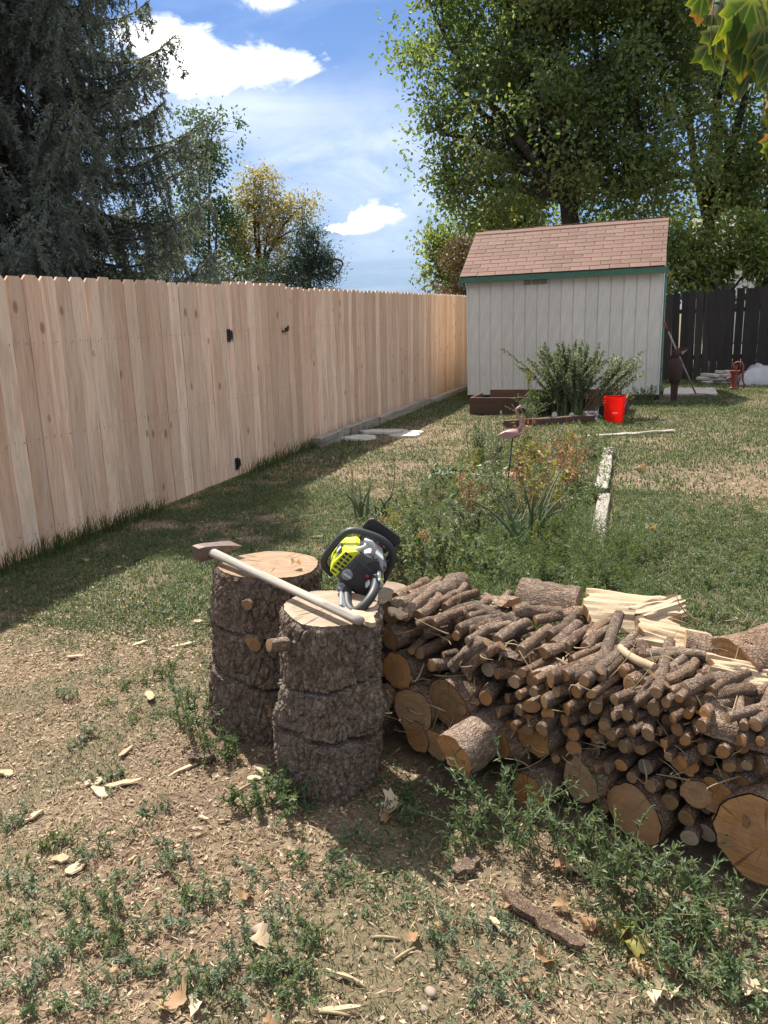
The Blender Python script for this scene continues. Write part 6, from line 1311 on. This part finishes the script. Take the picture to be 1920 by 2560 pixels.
for i, (x, y, L_, W_, rz, lb_) in enumerate(((1355, 2310, .24, .04, -.85, 'long weathered bark strip lying on the needle litter'), (1165, 2172, .09, .05, .7, 'dark bark flake lying at the edge of the weeds'), (505, 1905, .09, .07, .3, 'chunk of brown bark lying by the upright log foot'))):
    V, F = chipmesh(L_, W_, .012, 1100+i, 10); p = ground(x, y); tag(rotz_loc(mesh_obj('bark_strip', V, F, M['bark_small']), (p[0], p[1], gz1(*p[:2])+.016), .05, .03, YAW+rz), lb_, 'bark')
leaves = [(445, 2520, .10, 0), (1000, 2015, .11, 1), (1450, 2185, .09, 1), (1500, 2200, .08, 1), (1575, 2320, .08, 2), (1600, 2390, .08, 2), (1660, 2500, .08, 1), (1470, 2330, .07, 0), (1355, 2405, .07, 0), (1610, 1180, .13, 0), (1620, 1325, .12, 0), (1680, 2445, .06, 0), (1415, 2170, .06, 0), (640, 2340, .07, 1), (1110, 2335, .05, 0), (610, 2255, .05, 0), (280, 2430, .05, 0), (1860, 2490, .08, 1), (1320, 2455, .06, 0), (1420, 2270, .06, 0), (1510, 2340, .07, 0), (960, 2060, .06, 0), (730, 1415, .05, 0), (1260, 2270, .05, 0), (500, 2510, .05, 1), (660, 2560, .05, 0), (1030, 2360, .05, 0), (1640, 2480, .06, 1)]
for i, (x, y, L_, kk) in enumerate(leaves):
    z = None; p = ground(x, y) if i != 22 else ground(735, 1420, .63); V, F, ed = maple_leaf(L_*.72, 1200+i, 1.5); r = np.random.default_rng(1200+i); o = mesh_obj('fallen_leaf', V, F, M[('dry_leaf', 'litter', 'yellow_leaf')[kk]], smooth=True, attrs={'rnd': np.clip(.5+.3*ed+r.normal(0, .2)+(.3 if kk == 1 else 0), 0, 1)})
    rotz_loc(o, (p[0], p[1], (gz1(*p[:2])+.022) if i != 22 else .645), r.normal(0, .25), r.normal(0, .25), r.uniform(0, 6))
    tag(o, 'dry leaf resting on the pale top of the upright log' if i == 22 else ('rusty brown curled maple leaf on the ground', 'pale tan dry maple leaf on the ground', 'yellow-green fallen maple leaf beside the woodpile weeds')[kk], 'leaf', None if i == 22 else 'fallen maple leaves')
for i, (x, y, s) in enumerate(((1078, 2475, .032), (655, 2320, .05), (1060, 2515, .022))): p = ground(x, y); tag(cobble('pebble', (p[0], p[1], gz1(*p[:2])+s*.12), (s, s*.8, s*.6), 1300+i, 'pebble'), 'pale pebble lying in the needle litter', 'stone', 'pebbles in the needle litter')
p = ground(1595, 2430); cn = empty('pine_cone', (p[0], p[1], gz1(*p[:2])+.018), (1.4, 0, .6)); tag(cn, 'brown pine cone lying in the litter by the weeds', 'pine cone')
V, F = lathe([(.001, -.03), (.012, -.022), (.015, 0), (.010, .022), (.001, .032)], 10); mesh_obj('core', V, F, M['stem'], cn, True)
for j in range(34):
    t = j/34; a = j*2.4; rr_ = .013*sin(pi*(t*.85+.1)); Vk, Fk = kites(np.array([[cos(a)*rr_, sin(a)*rr_, -.026+.052*t]]), np.array([[cos(a), sin(a), .5]]), np.array([[0, 0, 1.0]]), .013, .011, .1); mesh_obj('scale', Vk, Fk, M['dry_leaf'], cn, attrs={'rnd': np.full(4, .3)})
for i, (x0, y0, x1, y1) in enumerate(((790, 2525, 875, 2535), (855, 2430, 915, 2465), (930, 2340, 1000, 2345), (330, 2290, 370, 2300), (985, 2400, 1040, 2365), (580, 1995, 640, 1960))):
    a = ground(x0, y0); b_ = ground(x1, y1); bm = MB(); c = curve(a, b_, (0, 0, .004), 6); c[:, 2] += gz(c[:, :2])+.006; bm.tube(c-a, np.linspace(.005, .003, 6), 6); o = bm.build('twig', M['stem'], smooth=True, loc=tuple(a)); tag(o, 'thin dry twig lying on the needle litter', 'twig', 'twigs on the ground')
